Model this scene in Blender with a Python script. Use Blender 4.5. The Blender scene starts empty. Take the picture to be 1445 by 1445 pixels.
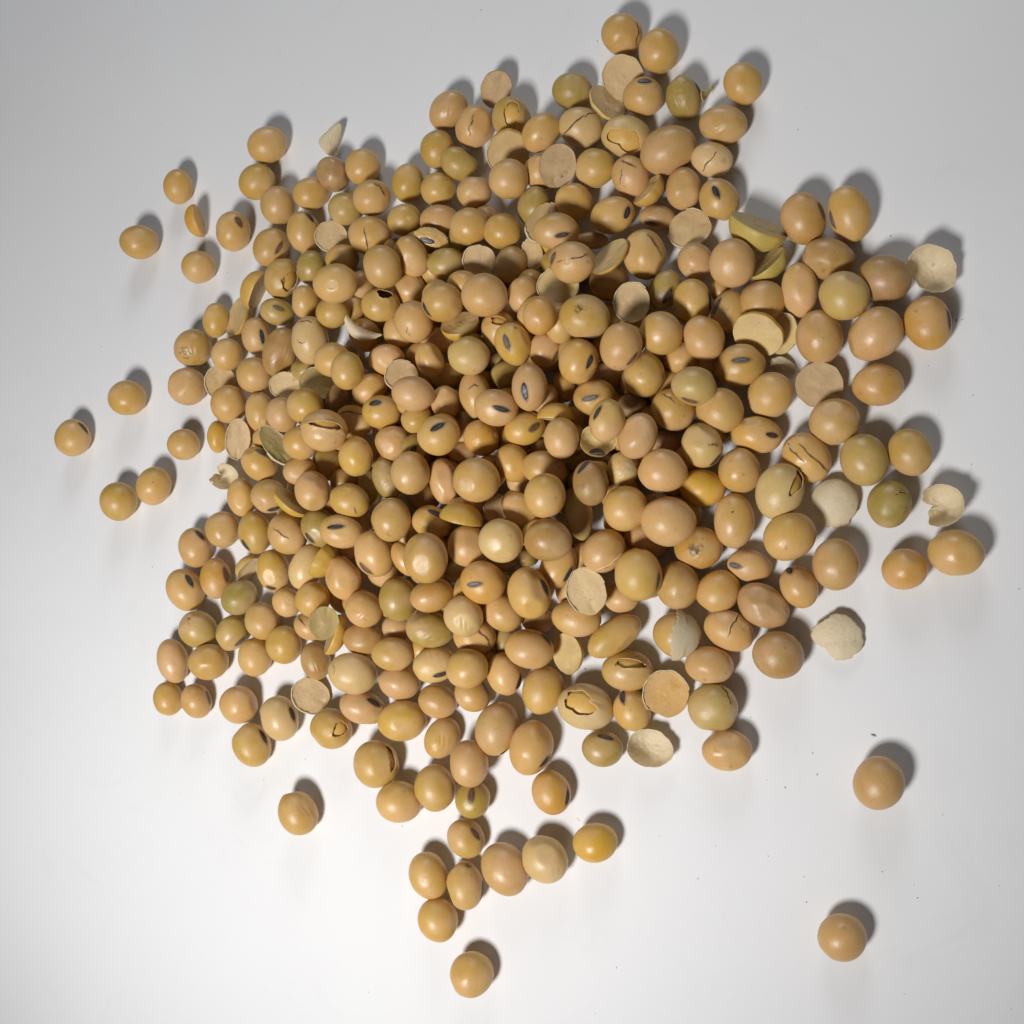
import bpy, math, random
import numpy as np
from mathutils import Matrix, Vector, Quaternion
from mathutils import noise as mnoise

random.seed(5)
S = bpy.context.scene
MM = 0.001                      # the tables below are in millimetres, the scene in metres

# ------------------------------------------------------------------ camera
cam = bpy.data.objects.new('camera', bpy.data.cameras.new('camera'))
S.collection.objects.link(cam)
cam.data.sensor_width = 36.0
cam.data.lens = 36.0 * 1400.0 / 1445.0
cam.data.clip_start = 0.005
cam.data.clip_end = 10.0
cam.matrix_world = Matrix([[0.918733, 0.054749, 0.391065, 0.070392], [-0.0, 0.990342, -0.138648, -0.024957], [-0.394879, 0.12738, 0.90986, 0.163775], [0, 0, 0, 1]])
S.camera = cam

# ------------------------------------------------------------------ world: dim indoor room light
world = bpy.data.worlds.new('World'); S.world = world
world.use_nodes = True
bg = world.node_tree.nodes['Background']
bg.inputs[0].default_value = (0.92, 0.94, 1.0, 1)
bg.inputs[1].default_value = 0.046

# ------------------------------------------------------------------ lamps
def aim(o, target):
    o.rotation_euler = (Vector(target) - o.location).to_track_quat('-Z', 'Y').to_euler()
def lamp(name, kind, loc, watts, colour, target=None, **kw):
    d = bpy.data.lights.new(name, kind); d.energy = watts; d.color = colour
    for k, v in kw.items(): setattr(d, k, v)
    o = bpy.data.objects.new(name, d); o.location = loc; S.collection.objects.link(o)
    if target: aim(o, target)
    return o
lamp('near_lamp', 'SPOT', (-0.030, -0.160, 0.234), 3.25, (1.0, 0.985, 0.965), target=(-0.047, 0.062, 0), shadow_soft_size=0.030, spot_size=1.80, spot_blend=1.0)
lamp('room_light', 'AREA', (0.05, 0.46, 0.22), 0.62, (0.93, 0.96, 1.0), target=(0, 0, 0), shape='DISK', size=0.20)

S.view_settings.view_transform = 'Standard'
S.view_settings.look = 'None'
S.view_settings.gamma = 1.0
S.view_settings.use_curve_mapping = False
S.view_settings.exposure = 0.0
S.cycles.max_bounces = 6
S.cycles.diffuse_bounces = 4

# ------------------------------------------------------------------ materials
def nodes(name):
    m = bpy.data.materials.new(name); m.use_nodes = True
    nt = m.node_tree; b = nt.nodes['Principled BSDF']
    return m, nt, b
def N(nt, kind, **kw):
    n = nt.nodes.new(kind)
    for k, v in kw.items():
        if k in n.inputs: n.inputs[k].default_value = v
        else: setattr(n, k, v)
    return n
def noise(nt, coord, scale, detail=3.0, rough=0.5, dist=0.0):
    n = N(nt, 'ShaderNodeTexNoise', Scale=scale, Detail=detail, Roughness=rough, Distortion=dist)
    nt.links.new(coord, n.inputs['Vector']); return n.outputs['Fac']
def ramp(nt, fac, stops):
    r = N(nt, 'ShaderNodeValToRGB'); e = r.color_ramp.elements
    e[0].position, e[0].color = stops[0][0], (*stops[0][1], 1)
    e[1].position, e[1].color = stops[-1][0], (*stops[-1][1], 1)
    for p, c in stops[1:-1]:
        x = e.new(p); x.color = (*c, 1)
    nt.links.new(fac, r.inputs[0]); return r.outputs[0]
def mix(nt, fac, a, b, mode='MIX'):
    m = N(nt, 'ShaderNodeMix', data_type='RGBA', blend_type=mode)
    for sock, v in ((m.inputs[0], fac), (m.inputs[6], a), (m.inputs[7], b)):
        if isinstance(v, (int, float)): sock.default_value = v
        elif isinstance(v, tuple): sock.default_value = (*v, 1)
        else: nt.links.new(v, sock)
    return m.outputs[2]
def bump(nt, b, height, strength, distance):
    n = N(nt, 'ShaderNodeBump', Strength=strength, Distance=distance)
    nt.links.new(height, n.inputs['Height']); nt.links.new(n.outputs[0], b.inputs['Normal'])

def seed_material(name, mottle, rough, sss, bumpy, tint=(0.80, 0.52, 0.34), tint2=(0.56, 0.47, 0.19)):
    """A seed surface: the object's own colour, mottled with warmer and greener clouds and fine speckle."""
    m, nt, b = nodes(name)
    oi = N(nt, 'ShaderNodeObjectInfo'); tc = N(nt, 'ShaderNodeTexCoord')
    add = N(nt, 'ShaderNodeVectorMath', operation='ADD')
    mul = N(nt, 'ShaderNodeMath', operation='MULTIPLY'); mul.inputs[1].default_value = 0.37
    nt.links.new(oi.outputs['Random'], mul.inputs[0])
    nt.links.new(tc.outputs['Object'], add.inputs[0]); nt.links.new(mul.outputs[0], add.inputs[1])
    co = add.outputs[0]
    big = noise(nt, co, 190, 2.0); big2 = noise(nt, co, 330, 2.5, 0.6, 0.6); fine = noise(nt, co, 2600, 4.0, 0.65)
    f1 = ramp(nt, big, [(0.42, (0, 0, 0)), (0.72, (mottle,) * 3)])
    f2 = ramp(nt, big2, [(0.50, (0, 0, 0)), (0.78, (mottle * 0.9,) * 3)])
    c = mix(nt, f1, oi.outputs['Color'], mix(nt, 0.65, oi.outputs['Color'], tint))
    c = mix(nt, f2, c, mix(nt, 0.6, oi.outputs['Color'], tint2))
    sp = ramp(nt, fine, [(0.25, (0.90,) * 3), (0.5, (1.0,) * 3), (0.8, (1.04,) * 3)])
    c = mix(nt, 1.0, c, sp, 'MULTIPLY')
    dots = ramp(nt, noise(nt, co, 620, 2.0, 0.5), [(0.70, (1.0,) * 3), (0.76, (0.74, 0.68, 0.62))])
    c = mix(nt, 0.8, c, dots, 'MULTIPLY')
    nt.links.new(c, b.inputs['Base Color'])
    r = ramp(nt, big2, [(0.3, (rough - 0.05,) * 3), (0.7, (rough + 0.09,) * 3)])
    nt.links.new(r, b.inputs['Roughness'])
    b.inputs['Specular IOR Level'].default_value = 0.5
    b.inputs['Subsurface Weight'].default_value = sss
    b.inputs['Subsurface Radius'].default_value = (1.0, 0.55, 0.25)
    b.inputs['Subsurface Scale'].default_value = 0.0009
    h = noise(nt, co, 1500, 4.0, 0.6)
    bump(nt, b, h, bumpy, 0.00012)
    return m
M_COAT = seed_material('seed_coat', 0.65, 0.37, 0.18, 0.35)
M_INNER = seed_material('cotyledon', 0.35, 0.46, 0.18, 0.45, (0.85, 0.50, 0.16), (0.75, 0.62, 0.22))
M_HUSK = seed_material('papery_husk', 0.3, 0.55, 0.10, 0.8, (0.80, 0.66, 0.46), (0.72, 0.68, 0.44))
_nt = M_HUSK.node_tree; _b = _nt.nodes['Principled BSDF']
_tr = N(_nt, 'ShaderNodeBsdfTranslucent'); _mx = N(_nt, 'ShaderNodeMixShader', Fac=0.30)
_nt.links.new(_b.inputs['Base Color'].links[0].from_socket, _tr.inputs['Color'])
_nt.links.new(_b.outputs[0], _mx.inputs[1]); _nt.links.new(_tr.outputs[0], _mx.inputs[2])
_nt.links.new(_mx.outputs[0], _nt.nodes['Material Output'].inputs['Surface'])
M_FACE = seed_material('cut_face', 0.8, 0.58, 0.15, 0.7, (0.55, 0.36, 0.22), (0.78, 0.60, 0.32))

def plain(name, c0, c1, scale, rough=0.5):
    m, nt, b = nodes(name)
    tc = N(nt, 'ShaderNodeTexCoord')
    f = noise(nt, tc.outputs['Object'], scale, 3.0, 0.6)
    nt.links.new(ramp(nt, f, [(0.3, c0), (0.7, c1)]), b.inputs['Base Color'])
    b.inputs['Roughness'].default_value = rough
    return m
M_EYE = {'k': plain('eye_black', (0.018, 0.017, 0.019), (0.05, 0.05, 0.055), 900, 0.42),
         'g': plain('eye_grey', (0.075, 0.06, 0.05), (0.15, 0.125, 0.11), 900, 0.5),
         'r': plain('eye_brown', (0.10, 0.045, 0.025), (0.20, 0.10, 0.06), 900, 0.5)}
M_LINE = {'k': plain('eye_line_grey', (0.10, 0.10, 0.09), (0.30, 0.29, 0.26), 1500, 0.4),
          'g': plain('eye_line_pale', (0.30, 0.25, 0.20), (0.50, 0.44, 0.36), 1500, 0.45),
          'r': plain('eye_line_tan', (0.30, 0.17, 0.10), (0.42, 0.26, 0.17), 1500, 0.5)}
M_CRACK = plain('crack_edge', (0.10, 0.045, 0.015), (0.19, 0.095, 0.035), 800, 0.7)
M_PALE = plain('scratched_coat', (0.56, 0.37, 0.16), (0.74, 0.53, 0.28), 700, 0.6)
M_HOLLOW_SHADE = plain('painted_hollow_shade', (0.02, 0.012, 0.006), (0.05, 0.03, 0.015), 400, 0.8)  # near-black colour painted in for the shade inside an emptied coat

def stain_material(name, c0, c1):
    m, nt, b = nodes(name)
    tc = N(nt, 'ShaderNodeTexCoord'); co = tc.outputs['Object']
    nt.links.new(ramp(nt, noise(nt, co, 900, 4, 0.7), [(0.3, c0), (0.7, c1)]), b.inputs['Base Color'])
    at = N(nt, 'ShaderNodeAttribute', attribute_name='fade')
    k = N(nt, 'ShaderNodeMath', operation='MULTIPLY')
    nt.links.new(ramp(nt, noise(nt, co, 700, 5, 0.7, 1.0), [(0.46, (0, 0, 0)), (0.62, (1, 1, 1))]), k.inputs[0])
    nt.links.new(at.outputs['Fac'], k.inputs[1])
    nt.links.new(k.outputs[0], b.inputs['Alpha'])
    b.inputs['Roughness'].default_value = 0.7
    return m
def halo_material():
    m, nt, b = nodes('eye_halo')
    b.inputs['Base Color'].default_value = (0.16, 0.085, 0.04, 1); b.inputs['Roughness'].default_value = 0.6
    at = N(nt, 'ShaderNodeAttribute', attribute_name='fade'); k = N(nt, 'ShaderNodeMath', operation='MULTIPLY'); k.inputs[1].default_value = 0.6
    nt.links.new(at.outputs['Fac'], k.inputs[0]); nt.links.new(k.outputs[0], b.inputs['Alpha'])
    return m
M_HALO = halo_material()
M_DARKBROWN = plain('eye_dark_brown', (0.035, 0.022, 0.016), (0.085, 0.055, 0.04), 900, 0.45)
M_STAIN = {'d': stain_material('brown_stain', (0.12, 0.07, 0.035), (0.26, 0.16, 0.08)),
           'g': stain_material('green_stain', (0.10, 0.12, 0.02), (0.22, 0.22, 0.06)),
           'w': stain_material('pale_mould', (0.50, 0.46, 0.34), (0.72, 0.68, 0.56)),
           'm': stain_material('grey_mould', (0.06, 0.07, 0.04), (0.22, 0.20, 0.12))}

# ------------------------------------------------------------------ the sheet they lie on
def sheet_material():
    m, nt, b = nodes('white_sheet')
    tc = N(nt, 'ShaderNodeTexCoord'); co = tc.outputs['Object']
    c = mix(nt, ramp(nt, noise(nt, co, 14, 3, 0.55, 0.4), [(0.35, (0, 0, 0)), (0.7, (1, 1, 1))]), (0.83, 0.835, 0.845), (0.80, 0.795, 0.81))
    sm = ramp(nt, noise(nt, co, 60, 6, 0.7, 1.5), [(0.56, (1.0,) * 3), (0.74, (0.965, 0.960, 0.958))])
    c = mix(nt, 1.0, c, sm, 'MULTIPLY')
    fib = ramp(nt, noise(nt, co, 420, 5, 0.7), [(0.62, (1.0,) * 3), (0.82, (0.93,) * 3)])
    c = mix(nt, 0.6, c, fib, 'MULTIPLY')
    nt.links.new(c, b.inputs['Base Color'])
    b.inputs['Roughness'].default_value = 0.62
    b.inputs['Specular IOR Level'].default_value = 0.22
    bump(nt, b, noise(nt, co, 900, 4, 0.6), 0.12, 0.0001)
    return m
me = bpy.data.meshes.new('white_sheet')
me.from_pydata([(-.6, -.6, 0), (.6, -.6, 0), (.6, .6, 0), (-.6, .6, 0)], [], [(0, 1, 2, 3)])
sheet = bpy.data.objects.new('white_surface', me); S.collection.objects.link(sheet)
me.materials.append(sheet_material()); sheet['kind'] = 'structure'
sheet['label'] = 'smooth white sheet the soybeans lie spilled on'

# ------------------------------------------------------------------ shape helpers
import bmesh
_ico = {}
def ico(n):
    if n not in _ico:
        bm = bmesh.new(); bmesh.ops.create_icosphere(bm, subdivisions=n, radius=1.0)
        v = np.array([x.co[:] for x in bm.verts]); v /= np.linalg.norm(v, axis=1)[:, None]
        f = np.array([[x.index for x in g.verts] for g in bm.faces]); bm.free()
        _ico[n] = (v, f)
    return _ico[n]
def mesh(name, v, f, mats, smooth=True, face_mat=None):
    me = bpy.data.meshes.new(name)
    v = np.asarray(v, dtype=np.float64) * MM
    if isinstance(f, np.ndarray):
        nf, k = f.shape
        me.vertices.add(len(v)); me.vertices.foreach_set('co', v.ravel().astype(np.float32))
        me.loops.add(nf * k); me.loops.foreach_set('vertex_index', f.ravel().astype(np.int32))
        me.polygons.add(nf); me.polygons.foreach_set('loop_start', np.arange(0, nf * k, k, dtype=np.int32))
        me.update(calc_edges=True)
    else:
        me.from_pydata(v.tolist(), [], f)
    for m in mats: me.materials.append(m)
    if smooth: me.polygons.foreach_set('use_smooth', [True] * len(me.polygons))
    if face_mat is not None: me.polygons.foreach_set('material_index', face_mat)
    me.update()
    return me
def link(name, me, parent=None, colour=None):
    o = bpy.data.objects.new(name, me); S.collection.objects.link(o)
    if parent is not None: o.parent = parent
    if colour is not None: o.color = (*colour, 1)
    return o
def smin(a, b, k):
    h = np.clip(0.5 + 0.5 * (b - a) / k, 0, 1)
    return b * (1 - h) + a * h - k * h * (1 - h)
def unit(v):
    v = np.asarray(v, float); return v / np.linalg.norm(v)
def up_dir(u, v):
    q = u * u + v * v
    if q > 0.94: s = math.sqrt(0.94 / q); u *= s; v *= s; q = 0.94
    return np.array([u, v, math.sqrt(1 - q)])
def basis(d, ang):
    """Tangent pair at direction d; the first follows the angle ANG in the x-y plane."""
    t = np.array([math.cos(ang), math.sin(ang), 0.0]); t = t - (t @ d) * d; t = unit(t)
    return t, np.cross(d, t)

class Skin:
    """Radial shape of one bean: an ellipsoid with its own lumps, flats, folds and eye."""
    def __init__(s, semi, rnd, feats, plump=1.0):
        s.semi = np.array(semi); s.w = []; s.flats = []; s.wr = []; s.pits = []; s.eye = None
        for _ in range(6):
            k = np.array([rnd.uniform(-2.6, 2.6) for _ in range(3)])
            s.w.append((k, rnd.uniform(0, 6.28), rnd.uniform(0.005, 0.016)))
        for _ in range(3):
            k = np.array([rnd.uniform(-7, 7) for _ in range(3)])
            s.w.append((k, rnd.uniform(0, 6.28), rnd.uniform(0.001, 0.005)))
        nf = sum(1 for f in feats if f[0] == 'f')
        for i in range(nf * 2):
            d = up_dir(rnd.uniform(-.85, .85), rnd.uniform(-.85, .85)); s.flats.append((d, rnd.uniform(0.87, 0.94), 0.06))
        for i in range(rnd.choice((1, 2, 2, 3, 4))):
            d = unit([rnd.gauss(0, 1), rnd.gauss(0, 1), rnd.gauss(0, 1)]); s.flats.append((d, rnd.uniform(0.925, 0.98), rnd.uniform(0.035, 0.08)))
        s.dents = []
        for _ in range(rnd.choice((0, 0, 1, 1, 2))):
            s.dents.append((unit([rnd.gauss(0, 1), rnd.gauss(0, 1), rnd.gauss(.4, 1)]), rnd.uniform(.02, .05), rnd.uniform(.02, .12)))
        if rnd.random() < .22:
            d = unit([rnd.gauss(0, 1), rnd.gauss(0, 1), rnd.gauss(.8, .6)]); s.wr.append((d, basis(d, rnd.uniform(0, 3.1)), rnd.uniform(.3, .5), rnd.uniform(22, 30), .45))
        for f in feats:
            if f[0] == 'h': s.eye = up_dir(f[1], f[2]); s.eyeang = f[3]
            if f[0] == 'wr': d = up_dir(f[1], f[2]); s.wr.append((d, basis(d, f[3]), f[4], rnd.uniform(15, 19), 1.0))
            if f[0] == 'pt': s.pits.append((up_dir(f[1], f[2]), f[3]))
        if s.eye is None:
            s.eye = unit([rnd.gauss(0, 1), rnd.gauss(0, 1), -abs(rnd.gauss(0, 1)) - .6]); s.eyeang = rnd.uniform(0, 3.1)
        s.tip = (unit([rnd.gauss(0, 1), rnd.gauss(0, 1), rnd.gauss(0, .6)]), rnd.uniform(0.0, 0.035))
    def r(s, d):
        r = np.ones(len(d))
        for k, p, a in s.w: r += a * np.sin(d @ k + p)
        c = d @ s.tip[0]; r += s.tip[1] * np.clip(c, 0, 1) ** 6
        for n, h, k in s.flats:
            c = d @ n; lim = np.where(c > 0.2, h / np.maximum(c, 0.2), 9.0)
            r = smin(r, lim, k)
        c = d @ s.eye; r -= 0.05 * np.exp(-(1 - c) / 0.22)
        t1, t2 = basis(s.eye, s.eyeang); a = d @ t1; b = d @ t2
        r += np.where(c > 0, 0.012 * np.exp(-(np.sqrt((a / .45) ** 2 + (b / .22) ** 2) - 1.0) ** 2 / 0.09), 0)
        for n, (t1, t2), size, fr, am in s.wr:
            c = d @ n; g = np.exp(-(1 - np.clip(c, -1, 1)) / (0.5 * size * size + 1e-6))
            a = d @ t1; b = d @ t2
            r += am * g * (0.022 * np.sin(fr * a + 2.2 * np.sin(b * 4.0) + 1.5 * np.sin(b * 9 + a * 4) + .7) * (.6 + .4 * np.sin(b * 7 + 1)) - 0.01)
        for n, a, w2 in s.dents: r -= a * np.exp(-(1 - d @ n) / w2)
        for n, size in s.pits:
            q = np.arccos(np.clip(d @ n, -1, 1)) / size
            r += -0.03 / (1 + np.exp((q - 1.0) * 9)) + 0.012 * np.exp(-((q - 1.15) / .2) ** 2)
        return r
    def at(s, d, lift=0.0, scale=1.0):
        d = d / np.linalg.norm(d, axis=1)[:, None]
        p = d * (s.r(d) * scale)[:, None] * s.semi
        if lift is not None and np.any(lift):
            n = d / s.semi; n /= np.linalg.norm(n, axis=1)[:, None]
            p = p + n * (np.asarray(lift)[:, None] if np.ndim(lift) else lift)
        return p

def patch(sk, d, t1, t2, outline, rings, seg, lift):
    """A disc laid on the surface: OUTLINE(phi) -> angular half sizes along t1, t2; LIFT(rho) in mm."""
    V = [d]; L = [lift(0.0)]; R = [0.0]
    for i in range(1, rings + 1):
        for j in range(seg):
            ph = 2 * math.pi * j / seg; a, b = outline(ph); q = i / rings
            V.append(d + t1 * a * q * math.cos(ph) + t2 * b * q * math.sin(ph)); L.append(lift(q)); R.append(q)
    P = sk.at(np.array(V), np.array(L))
    F = [(0, 1 + j, 1 + (j + 1) % seg) for j in range(seg)]
    for i in range(rings - 1):
        o = 1 + i * seg; n = o + seg
        F += [(o + j, n + j, n + (j + 1) % seg, o + (j + 1) % seg) for j in range(seg)]
    return P, F, R
def add_eye(parent, sk, d, ang, code, size, rnd):
    t1, t2 = basis(d, ang)
    la, lb = size * rnd.uniform(.34, .48), size * rnd.uniform(.14, .20)
    def out(ph): return la * (1 + .03 * math.sin(3 * ph)), lb * (1 + .05 * math.cos(2 * ph + 1))
    P, F, R = patch(sk, d, t1, t2, out, 5, 22, lambda q: 0.015 + 0.07 * math.exp(-((q - .78) / .16) ** 2) - 0.03 * max(0, q - .9) * 10 + 0.02)
    e = link('hilum', mesh('hilum', P, F, [M_DARKBROWN if code == 'k' and rnd.random() < .35 else M_EYE[code]]), parent)
    P, F, R = patch(sk, d + t1 * la * .12, t1, t2, lambda ph: (la * 1.45, lb * 1.75), 6, 24, lambda q: .012)
    me = mesh('hilum_halo', P, F, [M_HALO]); at_ = me.attributes.new('fade', 'FLOAT', 'POINT')
    at_.data.foreach_set('value', [max(0.0, min(1.0, (1 - q) * 1.6)) for q in R]); link('hilum_halo', me, e)
    # the pale line down the middle of the eye, wavy and broken in width
    n = 11; V = []; L = []; F = []
    off = rnd.uniform(-.12, .12)
    for c0 in rnd.choice(((-.30, .26), (-.30, .26), (.05,), (-.2,))):
        o0 = len(V)
        for i in range(n):
            u = -0.70 + 1.40 * i / (n - 1); wdt = .055 * (1 - abs(u) ** 2.2 * 1.1) * rnd.uniform(.5, 1.4); wob = off + c0 * (1 - u * u) + .07 * math.sin(u * 4 + off * 20)
            for sgn in (-1, 1):
                V.append(d + t1 * la * u + t2 * lb * (wob + sgn * wdt)); L.append(.052)
        F += [(o0 + 2 * i, o0 + 2 * i + 1, o0 + 2 * i + 3, o0 + 2 * i + 2) for i in range(n - 1)]
    link('hilum_groove', mesh('hilum_groove', sk.at(np.array(V), np.array(L)), F, [M_LINE[code]]), e)
    # darker tail of the eye
    if rnd.random() < .6:
        V = [d + t1 * la * .95 + t2 * lb * .35, d + t1 * la * .95 - t2 * lb * .35, d + t1 * la * rnd.uniform(1.3, 1.5) + t2 * lb * .1]
        link('hilum_tip', mesh('hilum_tip', sk.at(np.array(V), np.array([.03, .03, .02])), [(0, 1, 2)], [M_EYE['r' if code == 'r' else 'g']]), e)
def add_crack(parent, sk, d, ang, length, rnd, width=0.022):
    t1, t2 = basis(d, ang); n = 13; pts = []
    y = 0; ks = rnd.uniform(-.3, .3)
    zig = [rnd.uniform(-.08, .08) for _ in range(5)]
    for i in range(n):
        u = -1 + 2 * i / (n - 1)
        z = zig[int((u + 1) * 1.99)] * (1 - abs((u * 2) % 1 - .5)) + ks * u * u * .2 + rnd.uniform(-.012, .012)
        w = width * (1.0 if length < .5 else 1.5) * (1 - abs(u) ** 3) * rnd.uniform(.35, 1.4) + .003
        pts.append((u * length, z, w))
    V = []; L = []
    for u, z, w in pts:
        for sgn in (-1, 1): V.append(d + t1 * u + t2 * (z + sgn * w)); L.append(.02)
    F = [(2 * i, 2 * i + 1, 2 * i + 3, 2 * i + 2) for i in range(n - 1)]
    link('crack', mesh('crack', sk.at(np.array(V), np.array(L)), F, [M_CRACK]), parent)
    # a lifted pale lip along one side of the crack
    V = []; L = []
    for u, z, w in pts:
        V += [d + t1 * u + t2 * (z + w), d + t1 * u + t2 * (z + w + .022), d + t1 * u + t2 * (z + w + .06)]; L += [.12, .08, -.02]
    F = []
    for i in range(n - 1):
        for j in (0, 1): F.append((3 * i + j, 3 * i + j + 1, 3 * i + j + 4, 3 * i + j + 3))
    link('crack_lip', mesh('crack_lip', sk.at(np.array(V), np.array(L)), F, [M_PALE]), parent)
def jag(rnd, amp, ks=(2, 3, 5, 8)):
    ks = [(k, rnd.uniform(0, 6.28), rnd.uniform(.3, 1) * (1.1 if k > 9 else 1.0)) for k in ks]
    def f(ph):
        v = 0
        for k, p, a in ks: v = v + a / k * (2 / math.pi) * np.arcsin(np.sin(k * ph + p))
        return 1 + amp * 2.2 * v
    return f
def add_coat(parent, sk, holes, colour, rnd, gap=0.0):
    """The seed coat round a seed, broken open where HOLES say, its torn edge lifted."""
    v, f = ico(5); v = v.copy(); q = np.full(len(v), 9.0)
    for (u0, v0, ra, rb, ang) in holes:
        d = up_dir(u0, v0); t1, t2 = basis(d, ang); J = jag(rnd, .30)
        c = v @ d; a = v @ t1; b = v @ t2
        ph = np.arctan2(b / rb, a / ra); qq = np.sqrt((a / ra) ** 2 + (b / rb) ** 2) / J(ph); qq = np.where(c > 0.05, qq, 9)
        m = (qq > .70) & (qq < 1)               # slide the rim vertices onto the tear
        v[m] = v[m] + (t1[None] * (a[m] * (1 / qq[m] - 1))[:, None] + t2[None] * (b[m] * (1 / qq[m] - 1))[:, None])
        qq = np.where(m, 1.0, qq); q = np.minimum(q, qq)
    keep = (q[f] >= .99).all(1)
    big_ = max(h_[2] for h_ in holes)
    lift = .02 + gap + (.12 + .35 * min(.8, big_)) * np.exp(-(q - 1) / .5) * (q < 4) * (.4 + .6 * np.sin(v[:, 0] * 3 + v[:, 1] * 2.3 + rnd.uniform(0, 6)) ** 2)
    P = sk.at(v, lift)
    ff = f[keep]; used = np.unique(ff); idx = np.full(len(v), -1); idx[used] = np.arange(len(used))
    o = link('seed_coat', mesh('seed_coat', P[used], idx[ff], [M_COAT, M_PALE]), parent, colour)
    md = o.modifiers.new('thick', 'SOLIDIFY'); md.thickness = 0.00013; md.offset = 1.0; md.material_offset_rim = 1
    return o
def add_stain(parent, sk, u, v, size, code, rnd, name='stain'):
    d = up_dir(u, v); t1, t2 = basis(d, rnd.uniform(0, 3)); J = jag(rnd, .12)
    P, F, R = patch(sk, d, t1, t2, lambda ph: (size * float(J(ph)),) * 2, 7, 26, lambda q: .018)
    me = mesh(name, P, F, [M_STAIN[code]])
    at = me.attributes.new('fade', 'FLOAT', 'POINT'); at.data.foreach_set('value', [max(0.0, 1 - q ** 2) for q in R])
    return link(name, me, parent)

def tag(o, name, label, cat, group=None):
    o['label'] = label; o['category'] = cat
    if group: o['group'] = group
def place(o, pos, q):
    o.rotation_mode = 'QUATERNION'; o.rotation_quaternion = Quaternion(q); o.location = Vector(pos) * MM
COL = {'t': (0.620, 0.370, 0.102), 'y': (0.610, 0.376, 0.084), 'p': (0.635, 0.374, 0.136), 'o': (0.45, 0.302, 0.070),
       'l': (0.585, 0.400, 0.125), 'g': (0.36, 0.262, 0.060), 'w': (0.68, 0.465, 0.185), 'b': (0.45, 0.255, 0.082), 'a': (0.60, 0.322, 0.068), 's': (0.70, 0.400, 0.050)}
HUSK = (0.90, 0.77, 0.54)
def tint(code, rnd):
    c = COL[code]; k = rnd.uniform(.86, 1.04); h = rnd.uniform(-.035, .035)
    return (c[0] * k * (1 + h * .4), c[1] * k, c[2] * k * (1 - h * 3))

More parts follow.
